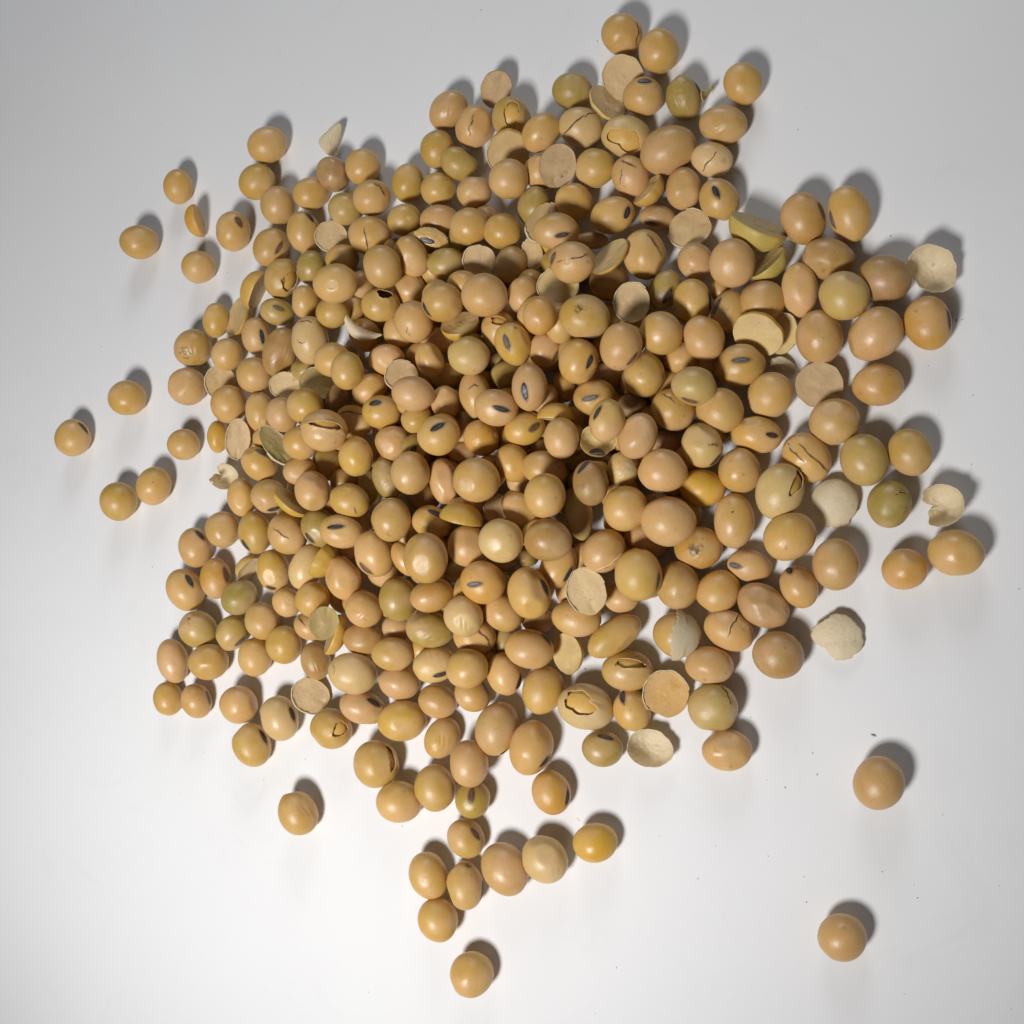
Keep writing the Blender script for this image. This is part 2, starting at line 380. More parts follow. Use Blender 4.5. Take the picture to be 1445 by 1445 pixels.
# ------------------------------------------------------------------ builders
def build_bean(pos, q, semi, code, feats, vis, label, group, seed):
    rnd = random.Random(seed); sk = Skin(semi, rnd, feats); col = tint(code, rnd)
    holes = [f[1:6] for f in feats if f[0] == 'pe']; void = [f for f in feats if f[0] == 'vo']
    bare = any(f[0] == 'flat2' for f in feats)
    kinds = {f[0] for f in feats}
    if holes or void:
        v, f = ico(4)
        inner = (0.70, 0.44, 0.12)
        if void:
            o = link('soybean', mesh('soybean', sk.at(v, 0, .80), f, [M_HOLLOW_SHADE]), None, (0.05, 0.03, 0.02))  # solid core, its dark colour standing for the hollow's shade
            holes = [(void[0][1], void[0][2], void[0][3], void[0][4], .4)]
        else:
            P = sk.at(v, 0, .945)
            o = link('soybean', mesh('soybean', P, f, [M_INNER]), None, inner)
        add_coat(o, sk, holes, col, rnd)
    else:
        v, f = ico(5 if sk.wr or 'pt' in kinds else 4)
        o = link('soybean', mesh('soybean', sk.at(v), f, [M_COAT]), None, col)
    o.color = (*(col if not holes else ((0.70, 0.43, 0.11) if not void else (0.05, 0.03, 0.02))), 1)
    size = min(1.0, 3.3 / (0.5 * (semi[0] + semi[1])))
    for ft in feats:
        k = ft[0]
        if k == 'h': add_eye(o, sk, up_dir(ft[1], ft[2]), ft[3], ft[4], size, rnd)
        elif k == 'cr':
            for_col = o.color[:]; o.color = (*col, 1); add_crack(o, sk, up_dir(ft[1], ft[2]), ft[3], ft[4], rnd); o.color = for_col
        elif k == 'pt':
            d = up_dir(ft[1], ft[2]); t1, t2 = basis(d, rnd.uniform(0, 1)); s_ = ft[3]
            P, F, R = patch(sk, d, t1, t2, lambda ph: (s_ * .8 * (1 + .12 * math.cos(4 * ph)), s_ * .9 * (1 + .12 * math.cos(4 * ph))), 3, 20, lambda q_: .03)
            link('bare_patch', mesh('bare_patch', P, F, [M_PALE]), o)
        elif k == 'st': add_stain(o, sk, ft[1], ft[2], ft[3], ft[4], rnd)
        elif k == 'flap':
            v5, f5 = ico(5); d = up_dir(ft[1], ft[2]); c = v5 @ d; J = jag(rnd, .10)
            t1, t2 = basis(d, 0.0); a = v5 @ t1; b = v5 @ t2
            qq = np.sqrt((a / .62) ** 2 + (b / .98) ** 2) / J(np.arctan2(b / .98, a / .62)); qq = np.where(c > 0, qq, 9)
            keep = (qq[f5] < 1.0).all(1); P = sk.at(v5, .25 + .45 * np.clip(qq, 0, 1) ** 2 * (a < 0)); ff = f5[keep]
            used = np.unique(ff); idx = np.full(len(v5), -1); idx[used] = np.arange(len(used))
            fl = link('coat_flap', mesh('coat_flap', P[used], idx[ff], [M_HUSK]), o, (0.74, 0.62, 0.42))
            fl['label'] = 'pale papery flap of loose coat'
            md = fl.modifiers.new('thick', 'SOLIDIFY'); md.thickness = 0.00013
        elif k == 'curl':
            d = up_dir(ft[1], ft[2]); base = sk.at(np.array([d]))[0]; n = unit(d / sk.semi)
            t1, t2 = basis(d, ft[3]); V = []
            m_ = 15
            for i in range(m_):
                u = i / (m_ - 1); p = base - t1 * .8 + t1 * (2.7 * u) + n * (.15 + 1.5 * u ** 2.2) + t2 * (2.4 * max(0, u - .45) ** 1.1)
                wd = .95 * (1 - .45 * u)
                for s2, dz in ((-1, .25), (-.4, 0), (.4, 0), (1, .25)): V.append(p + np.cross(n, t1) * wd * s2 * (1 - .5 * u) + n * dz - t1 * wd * s2 * .6 * u)
            F = [(4 * i + j, 4 * i + j + 1, 4 * i + j + 5, 4 * i + j + 4) for i in range(m_ - 1) for j in range(3)]
            fl = link('coat_flap', mesh('coat_flap', V, F, [M_COAT]), o, (0.52, 0.42, 0.17))
            md = fl.modifiers.new('thick', 'SOLIDIFY'); md.thickness = 0.00016
    place(o, pos, q); tag(o, 'soybean', label, 'soybean', group)
    return o

def build_half(pos, q, semi, code, feats, rim, label, group, seed):
    """One half of a split bean: a domed back under a flat cut face (local +z is the face)."""
    rnd = random.Random(seed); A, B, D = semi; col = tint(code, rnd)
    J = [(k, rnd.uniform(0, 6.28), rnd.uniform(.005, .022) / (1 + .12 * k)) for k in (2, 3, 4, 5, 7, 9, 13)]
    def R(ph): return 1 + sum(a * math.sin(k * ph + p) for k, p, a in J)
    seg, rings = 56, 16; V = []; F = []
    for i in range(rings + 1):
        th = math.pi / 2 * i / rings
        for j in range(seg):
            ph = 2 * math.pi * j / seg; r = R(ph) * math.cos(th) ** .86
            V.append((A * r * math.cos(ph), B * r * math.sin(ph), -D * math.sin(th) ** 1.05 - .18))
    V.append((0, 0, -D - .18)); c = len(V) - 1
    for i in range(rings):
        for j in range(seg):
            a = i * seg + j; b = i * seg + (j + 1) % seg
            F.append((a, a + seg, b + seg, b))
    F += [(rings * seg + j, c, rings * seg + (j + 1) % seg) for j in range(seg)]
    # bevelled shoulder of the cut
    base = len(V)
    for j in range(seg):
        ph = 2 * math.pi * j / seg; r = R(ph) * .975
        V.append((A * r * math.cos(ph), B * r * math.sin(ph), 0.0))
    F += [(j, (j + 1) % seg, base + (j + 1) % seg, base + j) for j in range(seg)]
    dark = {'o': (0.52, 0.40, 0.10), 'g': (0.42, 0.33, 0.10)}
    o = link('split_soybean', mesh('split_soybean', V, F, [M_INNER]), None, dark.get(code, (col[0], col[1] * 1.02, col[2] * .8)))
    # the flat face, with its shallow hollow and the scar where the sprout lay
    V = []; F = []; fr = 12; n1 = rnd.uniform(0, 6.28)
    V.append((0, 0, -.10))
    for i in range(1, fr + 1):
        for j in range(seg):
            ph = 2 * math.pi * j / seg; qn = i / fr; r = R(ph) * .975 * qn
            x, y = r * math.cos(ph), r * math.sin(ph)
            z = -.20 * (1 - qn ** 4) + (.06 * math.sin(4 * x + n1 + y) + .04 * math.sin(6 * y + 2 * n1 - 2 * x) + .05 * mnoise.noise((x * 4 + n1, y * 4, n1))) * (1 - qn ** 3)
            z -= .22 * math.exp(-((x - .72) ** 2 + (y * 1.0) ** 2 * 3) / .05) * (qn < 1)
            V.append((A * x, B * y, z))
    F += [(0, 1 + j, 1 + (j + 1) % seg) for j in range(seg)]
    for i in range(fr - 1):
        a = 1 + i * seg; b = a + seg
        F += [(a + j, b + j, b + (j + 1) % seg, a + (j + 1) % seg) for j in range(seg)]
    fc = {'w': (0.66, 0.48, 0.25), 'b': (0.50, 0.335, 0.165), 'a': (0.68, 0.40, 0.12), 'y': (0.68, 0.50, 0.20), 'o': (0.50, 0.39, 0.14), 'g': (0.38, 0.32, 0.12)}.get(code, (0.60, 0.42, 0.19))
    link('cut_face', mesh('cut_face', V, F, [M_FACE]), o, fc)
    if rim:                                       # remains of the coat standing round the face
        V = []; F = []; a0 = rnd.uniform(0, 6.28); span = rnd.uniform(3.4, 5.6); n = 60
        for i in range(n):
            ph = a0 + span * i / (n - 1); r = R(ph)
            h = .16 + .14 * math.sin(i * .9 + a0) * math.sin(i * .37) + .1
            V += [(A * (r - .01) * math.cos(ph), B * (r - .01) * math.sin(ph), -.7), (A * (r + .004) * math.cos(ph), B * (r + .004) * math.sin(ph), -.2), (A * (r - .012) * math.cos(ph), B * (r - .012) * math.sin(ph), h * .7)]
        for i in range(n - 1):
            for j in (0, 1): F.append((3 * i + j, 3 * i + j + 1, 3 * i + j + 4, 3 * i + j + 3))
        rm = link('coat_rim', mesh('coat_rim', V, F, [M_HUSK]), o, HUSK)
        md = rm.modifiers.new('thick', 'SOLIDIFY'); md.thickness = 0.00016
    class Flat:
        def at(s, d, lift): return np.stack([d[:, 0] * A, d[:, 1] * B, np.asarray(lift) + .03], 1)
    for ft in feats:
        if ft[0] == 'st':
            d = np.array([ft[1], ft[2], 0.0]); Jg = jag(rnd, .12); s_ = ft[3]
            P, F2, Rr = patch(Flat(), d, np.array([1., 0, 0]), np.array([0, 1., 0]), lambda ph: (s_ * float(Jg(ph)),) * 2, 5, 22, lambda q_: .02)
            me = mesh('stain', P, F2, [M_STAIN[ft[4]]]); at = me.attributes.new('fade', 'FLOAT', 'POINT')
            at.data.foreach_set('value', [max(0.0, 1 - x ** 2) for x in Rr]); link('stain', me, o)
    place(o, pos, q); tag(o, 'split_soybean', label, 'split soybean', group)
    return o

def build_husk(pos, q, semi, mode, feats, code, label, group, seed):
    rnd = random.Random(seed); A, B, _ = semi; J = jag(rnd, {'dome': .06, 'cup': .11, 'curl': .10}.get(mode, .12), (2, 3, 5, 8, 13, 21))
    seg, rings = 96, 16; V = [(0, 0, 0)]; R_ = [(0.0, 0.0)]
    for i in range(1, rings + 1):
        for j in range(seg):
            ph = 2 * math.pi * j / seg; r = i / rings * float(J(ph)) * (1.0 if mode != 'cone' else .95 + .25 * math.cos(ph))
            if mode == 'domeflat': r *= 1 + .07 * math.cos(4 * ph + .6)
            if mode == 'dome' and abs(ph - 4.95) < .55: r *= 1 + .22 * (i / rings) ** 3 * abs(math.sin(8 * ph))
            if mode == 'curl':
                g = abs((ph - 3.0 + math.pi) % (2 * math.pi) - math.pi)
                r *= .30 + .70 * min(1.0, max(0.0, (g - .35) / .55)) + .16 * math.sin(8 * ph) * (1 if g < 1.5 else 0)
            R_.append((r * math.cos(ph), r * math.sin(ph)))
    V = []
    k1, k2 = rnd.uniform(0, 6), rnd.uniform(0, 6)
    m = min(A, B)
    for x, y in R_:
        rr = min(1.25, math.hypot(x, y)); cr = m * (.13 * (mnoise.noise((x * 1.6 + k1, y * 1.6, k2)) + .5 * abs(mnoise.noise((x * 3.4, y * 3.4 + k2, k1)))) + .035 * mnoise.noise((x * 8, y * 8, k1)))
        if mode == 'cup': p = (A * x * (1 - .10 * rr ** 4), B * y * (1 - .10 * rr ** 4), m * (.78 * rr ** 2.3 - .38) + cr * .8)
        elif mode == 'dome': p = (A * x, B * y, m * (.42 - 1.05 * (1 - math.sqrt(max(0.0, 1 - (rr * .82) ** 2)))) + cr * .25)
        elif mode == 'domeflat': p = (A * x, B * y, m * (.15 - .30 * rr ** 2) + m * .16 * abs(y + .25) + cr * .35)
        elif mode == 'flake': p = (A * x, B * y, m * (.45 - .5 * x * x - .35 * y * y) + cr)
        elif mode == 'strip':
            t = x * 1.3; p = (A * .95 * x, B * y * .75 + B * .9 * (x * x - .4), m * .5 * (1 - 1.2 * y * y) + cr * .6)
        elif mode == 'curl': p = (A * x * (1 - .22 * rr ** 4), B * y * (1 - .20 * rr ** 4), m * (1.05 * rr ** 2.2 - .42) + cr)
        else:
            th = y * 1.5; rad = B * .8 * (1 - .55 * x); p = (A * x, rad * math.sin(th), rad * math.cos(th) * .8 + cr * .5)
        V.append(p)
    F = [(0, 1 + j, 1 + (j + 1) % seg) for j in range(seg)]
    for i in range(rings - 1):
        a = 1 + i * seg; b = a + seg
        F += [(a + j, b + j, b + (j + 1) % seg, a + (j + 1) % seg) for j in range(seg)]
    col = HUSK if code == 'w' else tint(code, rnd)
    if code == 'y': col = (0.70, 0.52, 0.24)
    o = link('seed_husk', mesh('seed_husk', V, F, [M_HUSK if code == 'w' else M_COAT]), None, col)
    md = o.modifiers.new('thick', 'SOLIDIFY'); md.thickness = 0.00007
    for ft in feats:
        if ft[0] == 'h':
            A_, B_, m_ = A, B, m
            class Top:
                def at(s, d, lift):
                    d = d - np.array([0, 0, 1.0]) * 0
                    x, y = d[:, 0], d[:, 1]; l = np.asarray(lift)
                    if mode == 'cup': rr = np.minimum(np.hypot(x, y), 1.2); return np.stack([A_ * x, B_ * y * .98, m_ * (.78 * rr ** 2.3 - .38) + l + .1], 1)
                    return np.stack([A_ * x, B_ * y, m_ * (.45 - .5 * x * x - .35 * y * y) + l + .14], 1)
            a_ = ft[3]; t1 = np.array([math.cos(a_), math.sin(a_), 0]); t2 = np.array([-math.sin(a_), math.cos(a_), 0]); d = np.array([ft[1] * .8, ft[2] * .8, 0.0])
            la, lb = .40, .30
            P, F2, _r = patch(Top(), d, t1, t2, lambda ph: (la, lb), 5, 22, lambda q_: .02 + .05 * math.exp(-((q_ - .75) / .16) ** 2))
            e = link('hilum', mesh('hilum', P, F2, [M_EYE[ft[4]]]), o)
            V2 = [d + t1 * la * u + t2 * lb * (.1 * math.sin(4 * u) + s2 * .16 * (1 - u * u)) for u in np.linspace(-.7, .7, 8) for s2 in (-1, 1)]
            link('hilum_groove', mesh('hilum_groove', Top().at(np.array(V2), np.full(16, .06)), [(2 * i, 2 * i + 1, 2 * i + 3, 2 * i + 2) for i in range(7)], [M_LINE[ft[4]]]), e)
    place(o, pos, q); tag(o, 'seed_husk', label, 'seed husk', group)
    return o

# ------------------------------------------------------------------ the table: kind, place (mm), turn, half sizes (mm), colour, details, rim or form, label, group
DATA = [
('B', (-54.62, 80.63, 3.67), (0.9152, 0.2838, 0.2642, 0.1101), (4.21, 3.67, 3.43), 't', (), 0, 'topmost soybean of the upper left arm, left of the cream husk scrap', 'soybeans spilled on the white sheet'),
('B', (-56.97, 72.94, 3.5), (-0.907, -0.2868, -0.2541, -0.1748), (3.92, 3.55, 3.44), 'y', (), 0, 'yellowish tan soybean two beans above the bean with reddish slit eye', 'soybeans spilled on the white sheet'),
('B', (-51.41, 66.67, 3.59), (-0.6285, 0.0673, -0.365, 0.6835), (3.99, 3.62, 3.45), 't', (), 0, 'tan soybean directly above the bean with reddish slit eye', 'soybeans spilled on the white sheet'),
('B', (-43.48, 67.97, 3.21), (0.9307, 0.2441, 0.2676, 0.0513), (3.8, 3.23, 2.87), 't', (), 0, 'tan soybean directly below the cream husk scrap', 'soybeans spilled on the white sheet'),
('C', (-40.08, 79.37, 1.86), (0.8405, 0.3428, 0.1338, 0.3976), (3.5, 2.4, 2.16), 'w', (), 'cone', "cream husk scrap in the heap's upper left edge", 'loose seed husks among the beans'),
('B', (-37.79, 70.68, 3.9), (0.7937, 0.0607, 0.3539, -0.491), (3.55, 3.22, 3.11), 'b', (('f',), ('f',)), 0, 'brown soybean with flattened sides directly below the cream husk scrap', 'soybeans spilled on the white sheet'),
('B', (-31.24, 71.22, 3.17), (0.9303, 0.2687, 0.2254, 0.1074), (3.69, 3.4, 2.93), 't', (), 0, 'tan soybean at the lower right of the cream husk scrap', 'soybeans spilled on the white sheet'),
('B', (-27.98, 63.45, 4.73), (0.9371, 0.2479, 0.2326, 0.0798), (3.83, 3.51, 3.37), 't', (('cr', 0.545, 0.365, -1.296, 0.528),), 0, 'tan soybean cracked two beans to the upper left of the loose flake carrying an eye', 'soybeans spilled on the white sheet'),
('B', (-35.03, 63.1, 3.42), (0.9277, 0.2591, 0.2305, 0.1382), (3.47, 3.23, 3.09), 'o', (), 0, 'olive soybean two beans below the cream husk scrap', 'soybeans spilled on the white sheet'),
('B', (-62.76, 62.94, 3.51), (-0.5922, 0.1098, -0.3655, 0.7097), (4.12, 3.62, 3.32), 't', (('h', -0.567, 0.271, 0.524, 'r'),), 0, 'stray tan soybean right of the broken wedge with brown slit eye', 'soybeans spilled on the white sheet'),
('B', (-52.88, 57.91, 3.3), (0.8404, 0.314, 0.1856, 0.4009), (4.33, 3.54, 3.17), 't', (('h', 0.191, -0.378, -0.011, 'r'),), 0, "soybean with reddish slit eye in the heap's upper left edge", 'soybeans spilled on the white sheet'),
('B', (-44.92, 59.71, 3.47), (-0.6506, 0.0593, -0.3513, 0.6707), (4.1, 3.42, 3.05), 't', (('h', -0.776, 0.44, 0.108, 'k'),), 0, 'tan soybean with black eye at the upper right of the bean with reddish slit eye', 'soybeans spilled on the white sheet'),
('H', (-37.9, 57.52, 3.66), (-0.946, -0.1409, -0.2713, -0.1073), (3.25, 3.03, 1.88), 'w', (), 1, 'cream split half with flat face up directly above the bean with small square hole', 'split soybean halves among the beans'),
('B', (-28.45, 55.73, 4.45), (-0.9422, -0.1957, -0.2673, 0.0496), (4.34, 3.71, 3.39), 't', (('cr', -0.157, -0.262, -1.472, 0.897),), 0, 'tan soybean cracked at the upper right of the bean with small square hole', 'soybeans spilled on the white sheet'),
('B', (-42.79, 51.97, 3.42), (-0.5754, 0.1068, -0.3291, 0.7411), (3.43, 3.0, 2.76), 'g', (), 0, 'green soybean at the upper left of the bean with small square hole', 'soybeans spilled on the white sheet'),
('B', (-50.06, 50.71, 3.37), (-0.5099, 0.1489, -0.3221, 0.7836), (4.11, 3.2, 2.97), 't', (('pe', -0.069, 0.577, 0.515, 0.515, 1.952), ('cr', -0.026, 0.082, 0.505, 0.554)), 0, 'tan soybean with its coat torn open directly below the bean with reddish slit eye', 'soybeans spilled on the white sheet'),
('H', (-55.6, 48.91, 3.24), (0.4796, 0.7213, 0.4144, 0.2792), (4.32, 3.89, 3.44), 't', (), 0, 'tan split half on edge directly below the bean with reddish slit eye', 'split soybean halves among the beans'),
('B', (-35.28, 52.49, 3.6), (0.9417, 0.2033, 0.2677, 0.0161), (3.42, 2.79, 2.66), 't', (), 0, 'tan soybean directly above the bean with small square hole', 'soybeans spilled on the white sheet'),
('B', (-31.56, 44.09, 11.21), (-0.9429, -0.1857, -0.2764, 0.0035), (4.32, 3.75, 3.5), 'y', (('pt', -0.189, -0.062, 0.233),), 0, "soybean with small square hole in the heap's upper left part", 'soybeans spilled on the white sheet'),
('B', (-21.27, 45.65, 11.35), (-0.7443, 0.0036, -0.319, 0.5867), (4.01, 3.56, 3.48), 't', (), 0, 'tan soybean directly above the split-topped hollow bean', 'soybeans spilled on the white sheet'),
('B', (-43.33, 44.38, 4.49), (-0.694, 0.0653, -0.3349, 0.634), (3.38, 2.86, 2.54), 't', (('h', -0.268, -0.932, -0.344, 'k'),), 0, 'tan soybean with black eye at the lower left of the bean with small square hole', 'soybeans spilled on the white sheet'),
('B', (-23.45, 39.81, 7.99), (0.9505, 0.1779, 0.2547, 0.0053), (3.52, 2.94, 2.58), 't', (('vo', 0.237, 0.653, 0.333, 0.375), ('h', 0.646, 0.042, 0.995, 'k')), 0, "split-topped hollow soybean in the heap's upper left part", 'soybeans spilled on the white sheet'),
('B', (-50.82, 43.7, 3.4), (0.9262, 0.125, 0.3269, -0.1402), (3.56, 2.79, 2.41), 'o', (('h', 0.024, 0.325, -0.179, 'g'),), 0, 'olive soybean with a grey eye directly above the dark brown shrivelled bean', 'soybeans spilled on the white sheet'),
('B', (-17.24, 48.47, 7.62), (0.8107, 0.0459, 0.3074, -0.4961), (3.93, 3.12, 2.7), 't', (('f',),), 0, 'tan soybean with flattened sides at the lower left of the loose flake carrying an eye', 'soybeans spilled on the white sheet'),
('B', (-20.81, 65.76, 3.39), (0.7566, 0.328, 0.0489, 0.5635), (3.78, 3.15, 2.9), 'y', (), 0, 'yellowish tan soybean two beans to the upper left of the loose flake carrying an eye', 'soybeans spilled on the white sheet'),
('B', (-20.53, 57.41, 4.75), (0.946, 0.2243, 0.2319, 0.0309), (3.34, 3.01, 2.76), 'y', (('pt', 0.221, 0.099, 0.172),), 0, 'yellowish tan soybean with a small scar two beans above the split-topped hollow bean', 'soybeans spilled on the white sheet'),
('B', (-71.7, 56.53, 3.46), (0.9197, 0.2153, 0.3224, 0.0626), (3.67, 3.49, 3.39), 't', (), 0, 'stray tan soybean just below the broken wedge', 'soybeans spilled on the white sheet'),
('B', (-78.79, 76.24, 3.09), (-0.6089, 0.0989, -0.3969, 0.6796), (3.67, 3.14, 2.94), 't', (), 0, 'small upright stray tan soybean above the broken wedge', 'soybeans spilled on the white sheet'),
('H', (-72.56, 67.52, 2.8), (0.5364, -0.4692, 0.6662, -0.2197), (3.52, 3.17, 2.82), 'a', (), 0, "lone broken wedge in the heap's upper left edge", 'split soybean halves among the beans'),
('B', (-88.31, 64.8, 3.76), (0.9099, 0.2203, 0.3488, 0.0443), (4.21, 3.64, 3.35), 't', (), 0, 'stray oval tan soybean farthest upper left, left of the broken wedge', 'soybeans spilled on the white sheet'),
('B', (-14.22, 71.22, 3.28), (-0.5524, 0.0318, -0.329, 0.7653), (3.7, 3.49, 3.1), 'y', (), 0, 'yellowish tan soybean two beans above the loose flake carrying an eye', 'soybeans spilled on the white sheet'),
('B', (-9.28, 67.13, 3.94), (0.9071, 0.1711, 0.2702, -0.2737), (3.77, 2.93, 2.53), 'o', (('h', 0.175, 0.965, -0.179, 'k'),), 0, 'olive soybean with its black eye up two beans above the loose flake carrying an eye', 'soybeans spilled on the white sheet'),
('B', (-14.04, 63.11, 3.46), (0.9474, 0.2347, 0.2168, 0.0176), (3.48, 3.17, 2.8), 'y', (), 0, 'yellowish tan soybean directly above the loose flake carrying an eye', 'soybeans spilled on the white sheet'),
('B', (-5.88, 60.56, 4.38), (-0.9517, -0.2261, -0.2072, 0.0128), (3.4, 3.11, 2.93), 'p', (('f',), ('f',), ('h', 0.064, 0.978, -0.059, 'k')), 0, 'pinkish tan soybean with its black eye up two beans above the small rimmed split half', 'soybeans spilled on the white sheet'),
('B', (-13.38, 56.3, 4.0), (-0.9506, -0.2126, -0.2259, 0.0145), (3.86, 3.18, 2.81), 'p', (), 0, 'pinkish tan soybean at the upper right of the loose flake carrying an eye', 'soybeans spilled on the white sheet'),
('C', (-13.39, 51.82, 7.04), (0.9394, 0.1702, 0.2574, -0.1494), (3.49, 1.58, 1.42), 't', (('h', -0.246, -0.638, -0.009, 'k'),), 'flake', "loose flake carrying an eye in the heap's upper part", 'loose seed husks among the beans'),
('B', (-5.56, 52.65, 6.79), (-0.9546, -0.2121, -0.2093, 0.0039), (3.67, 3.4, 2.93), 't', (), 0, 'tan soybean directly above the small rimmed split half', 'soybeans spilled on the white sheet'),
('B', (0.63, 50.96, 5.9), (-0.9578, -0.2027, -0.2007, 0.0357), (3.57, 3.18, 3.05), 't', (), 0, 'tan soybean at the upper right of the small rimmed split half', 'soybeans spilled on the white sheet'),
('B', (-10.9, 46.78, 5.69), (0.955, 0.1995, 0.2188, 0.0156), (3.65, 2.82, 2.47), 'o', (), 0, 'olive soybean at the lower right of the loose flake carrying an eye', 'soybeans spilled on the white sheet'),
('H', (-3.92, 46.13, 5.91), (-0.9366, -0.2417, -0.2529, 0.0172), (3.09, 2.8, 1.74), 'w', (), 1, "small rimmed split half in the heap's upper part", 'split soybean halves among the beans'),
('B', (1.85, 44.93, 4.47), (0.6527, -0.0082, 0.2719, -0.7071), (3.46, 3.04, 2.94), 'o', (), 0, 'olive soybean directly right of the small rimmed split half', 'soybeans spilled on the white sheet'),
('B', (-9.01, 37.2, 10.89), (0.9386, 0.1285, 0.2571, -0.1911), (3.73, 3.61, 3.32), 't', (('h', -0.666, -0.612, -0.708, 'k'),), 0, 'tan soybean with black eye directly left of the large round pinkish bean above centre', 'soybeans spilled on the white sheet'),
('B', (0.04, 36.66, 12.5), (0.9577, 0.16, 0.2216, -0.0902), (4.17, 3.71, 3.57), 'p', (), 0, 'large round pinkish soybean above centre', 'soybeans spilled on the white sheet'),
('B', (2.65, 59.94, 7.63), (-0.0327, -0.1945, 0.2273, -0.9536), (3.68, 3.61, 3.38), 't', (), 0, 'tan soybean directly below the peeling yellow bean of the top edge', 'soybeans spilled on the white sheet'),
('H', (1.3, 66.49, 4.87), (0.8429, 0.4986, 0.1745, -0.102), (3.89, 4.7, 2.92), 't', (), 1, 'tan split half with flat face up three beans above the small rimmed split half', 'split soybean halves among the beans'),
('B', (-6.47, 74.35, 3.31), (0.797, 0.3246, 0.0295, 0.5086), (4.03, 3.57, 3.11), 'p', (('f',), ('cr', 0.034, 0.213, -3.005, 0.561)), 0, 'pinkish tan soybean cracked directly left of the peeling yellow bean of the top edge', 'soybeans spilled on the white sheet'),
('B', (-19.41, 43.52, 4.41), (0.8154, 0.0326, 0.3016, -0.493), (3.35, 3.04, 2.81), 't', (), 0, 'small tan soybean at the upper right of the split-topped hollow bean', 'soybeans spilled on the white sheet'),
('B', (-12.08, 79.06, 3.12), (0.8869, 0.3202, 0.1095, 0.3145), (4.08, 3.23, 2.97), 'p', (('wr', -0.072, 0.09, -1.448, 0.622),), 0, 'pinkish tan soybean wrinkled three beans to the right of the cream husk scrap', 'soybeans spilled on the white sheet'),
('H', (-2.0, 81.14, 3.05), (-0.8006, -0.429, 0.0458, -0.4158), (3.58, 2.9, 1.8), 'b', (), 0, "plain brown split half with flat face up in the heap's upper edge", 'split soybean halves among the beans'),
('B', (1.42, 74.08, 3.48), (0.7283, 0.0838, 0.3058, -0.6075), (3.93, 3.52, 3.18), 'y', (('pe', -0.181, 0.06, 0.316, 0.702, 1.087),), 0, 'peeling yellow soybean of the top edge', 'soybeans spilled on the white sheet'),
('B', (8.08, 68.77, 5.5), (0.9007, 0.2943, 0.0768, 0.3101), (3.92, 3.09, 2.88), 't', (), 0, 'tan soybean at the lower right of the peeling yellow bean of the top edge', 'soybeans spilled on the white sheet'),
('B', (13.31, 77.37, 3.03), (0.9464, 0.2547, 0.1762, -0.0915), (3.73, 3.18, 2.76), 'o', (), 0, 'olive soybean two beans to the upper left of the gaping bean showing yellow inside', 'soybeans spilled on the white sheet'),
('H', (20.27, 73.29, 3.24), (-0.8739, 0.1997, -0.3678, 0.2474), (3.71, 3.34, 1.71), 'w', (), 0, 'cream split half on edge directly left of the topmost bean with slit eye', 'split soybean halves among the beans'),
('B', (15.18, 69.35, 3.47), (-0.9458, -0.2304, -0.1838, 0.1367), (4.08, 3.55, 3.19), 'w', (('cr', -0.453, 0.017, 0.839, 1.133), ('cr', 0.263, 0.737, 0.927, 0.467)), 0, 'cream soybean cracked at the upper right of the brown-faced disc atop the upper beans', 'soybeans spilled on the white sheet'),
('H', (11.91, 60.95, 7.0), (0.556, 0.0054, 0.3534, -0.7523), (3.8, 3.41, 2.11), 'b', (('st', 0.347, 0.382, 0.282, 'd'),), 0, 'brown-faced disc atop the upper beans', 'split soybean halves among the beans'),
('B', (7.35, 62.0, 4.11), (0.6951, 0.054, 0.2867, -0.657), (3.14, 3.05, 2.92), 't', (), 0, 'small tan soybean directly left of the brown-faced disc atop the upper beans', 'soybeans spilled on the white sheet'),
('B', (17.77, 61.04, 3.43), (-0.9531, -0.216, -0.1734, 0.1218), (3.76, 3.43, 3.11), 'y', (), 0, 'yellowish tan soybean directly right of the brown-faced disc atop the upper beans', 'soybeans spilled on the white sheet'),
('B', (6.13, 55.73, 3.91), (0.8074, 0.2811, 0.0288, 0.518), (3.55, 3.17, 3.1), 'o', (), 0, 'olive soybean at the lower left of the brown-faced disc atop the upper beans', 'soybeans spilled on the white sheet'),
('B', (13.76, 55.21, 3.71), (0.9397, 0.1827, 0.2009, -0.2079), (3.51, 3.24, 3.01), 't', (('f',),), 0, 'tan soybean at the lower right of the brown-faced disc atop the upper beans', 'soybeans spilled on the white sheet'),
('B', (23.08, 85.55, 3.48), (0.903, 0.2385, 0.2076, -0.2909), (3.82, 3.61, 3.37), 't', (('cr', 0.7, 0.341, -1.149, 0.8),), 0, 'topmost soybean of all, tan with a cracked right side', 'soybeans spilled on the white sheet'),
('B', (29.95, 80.43, 3.56), (0.7088, 0.1373, 0.2691, -0.6375), (3.84, 3.69, 3.46), 't', (), 0, 'large tan soybean touching the topmost one on its lower right', 'soybeans spilled on the white sheet'),
('H', (23.16, 77.21, 3.32), (0.7926, 0.2223, 0.2278, -0.52), (3.75, 3.64, 2.26), 't', (), 1, 'tan split half with flat face up directly above the gaping bean showing yellow inside', 'split soybean halves among the beans'),
('B', (26.84, 72.89, 3.12), (0.9354, 0.2338, 0.1712, -0.2024), (3.61, 3.3, 2.9), 't', (('h', -0.199, 0.745, 0.529, 'k'),), 0, 'topmost soybean with slit eye', 'soybeans spilled on the white sheet'),
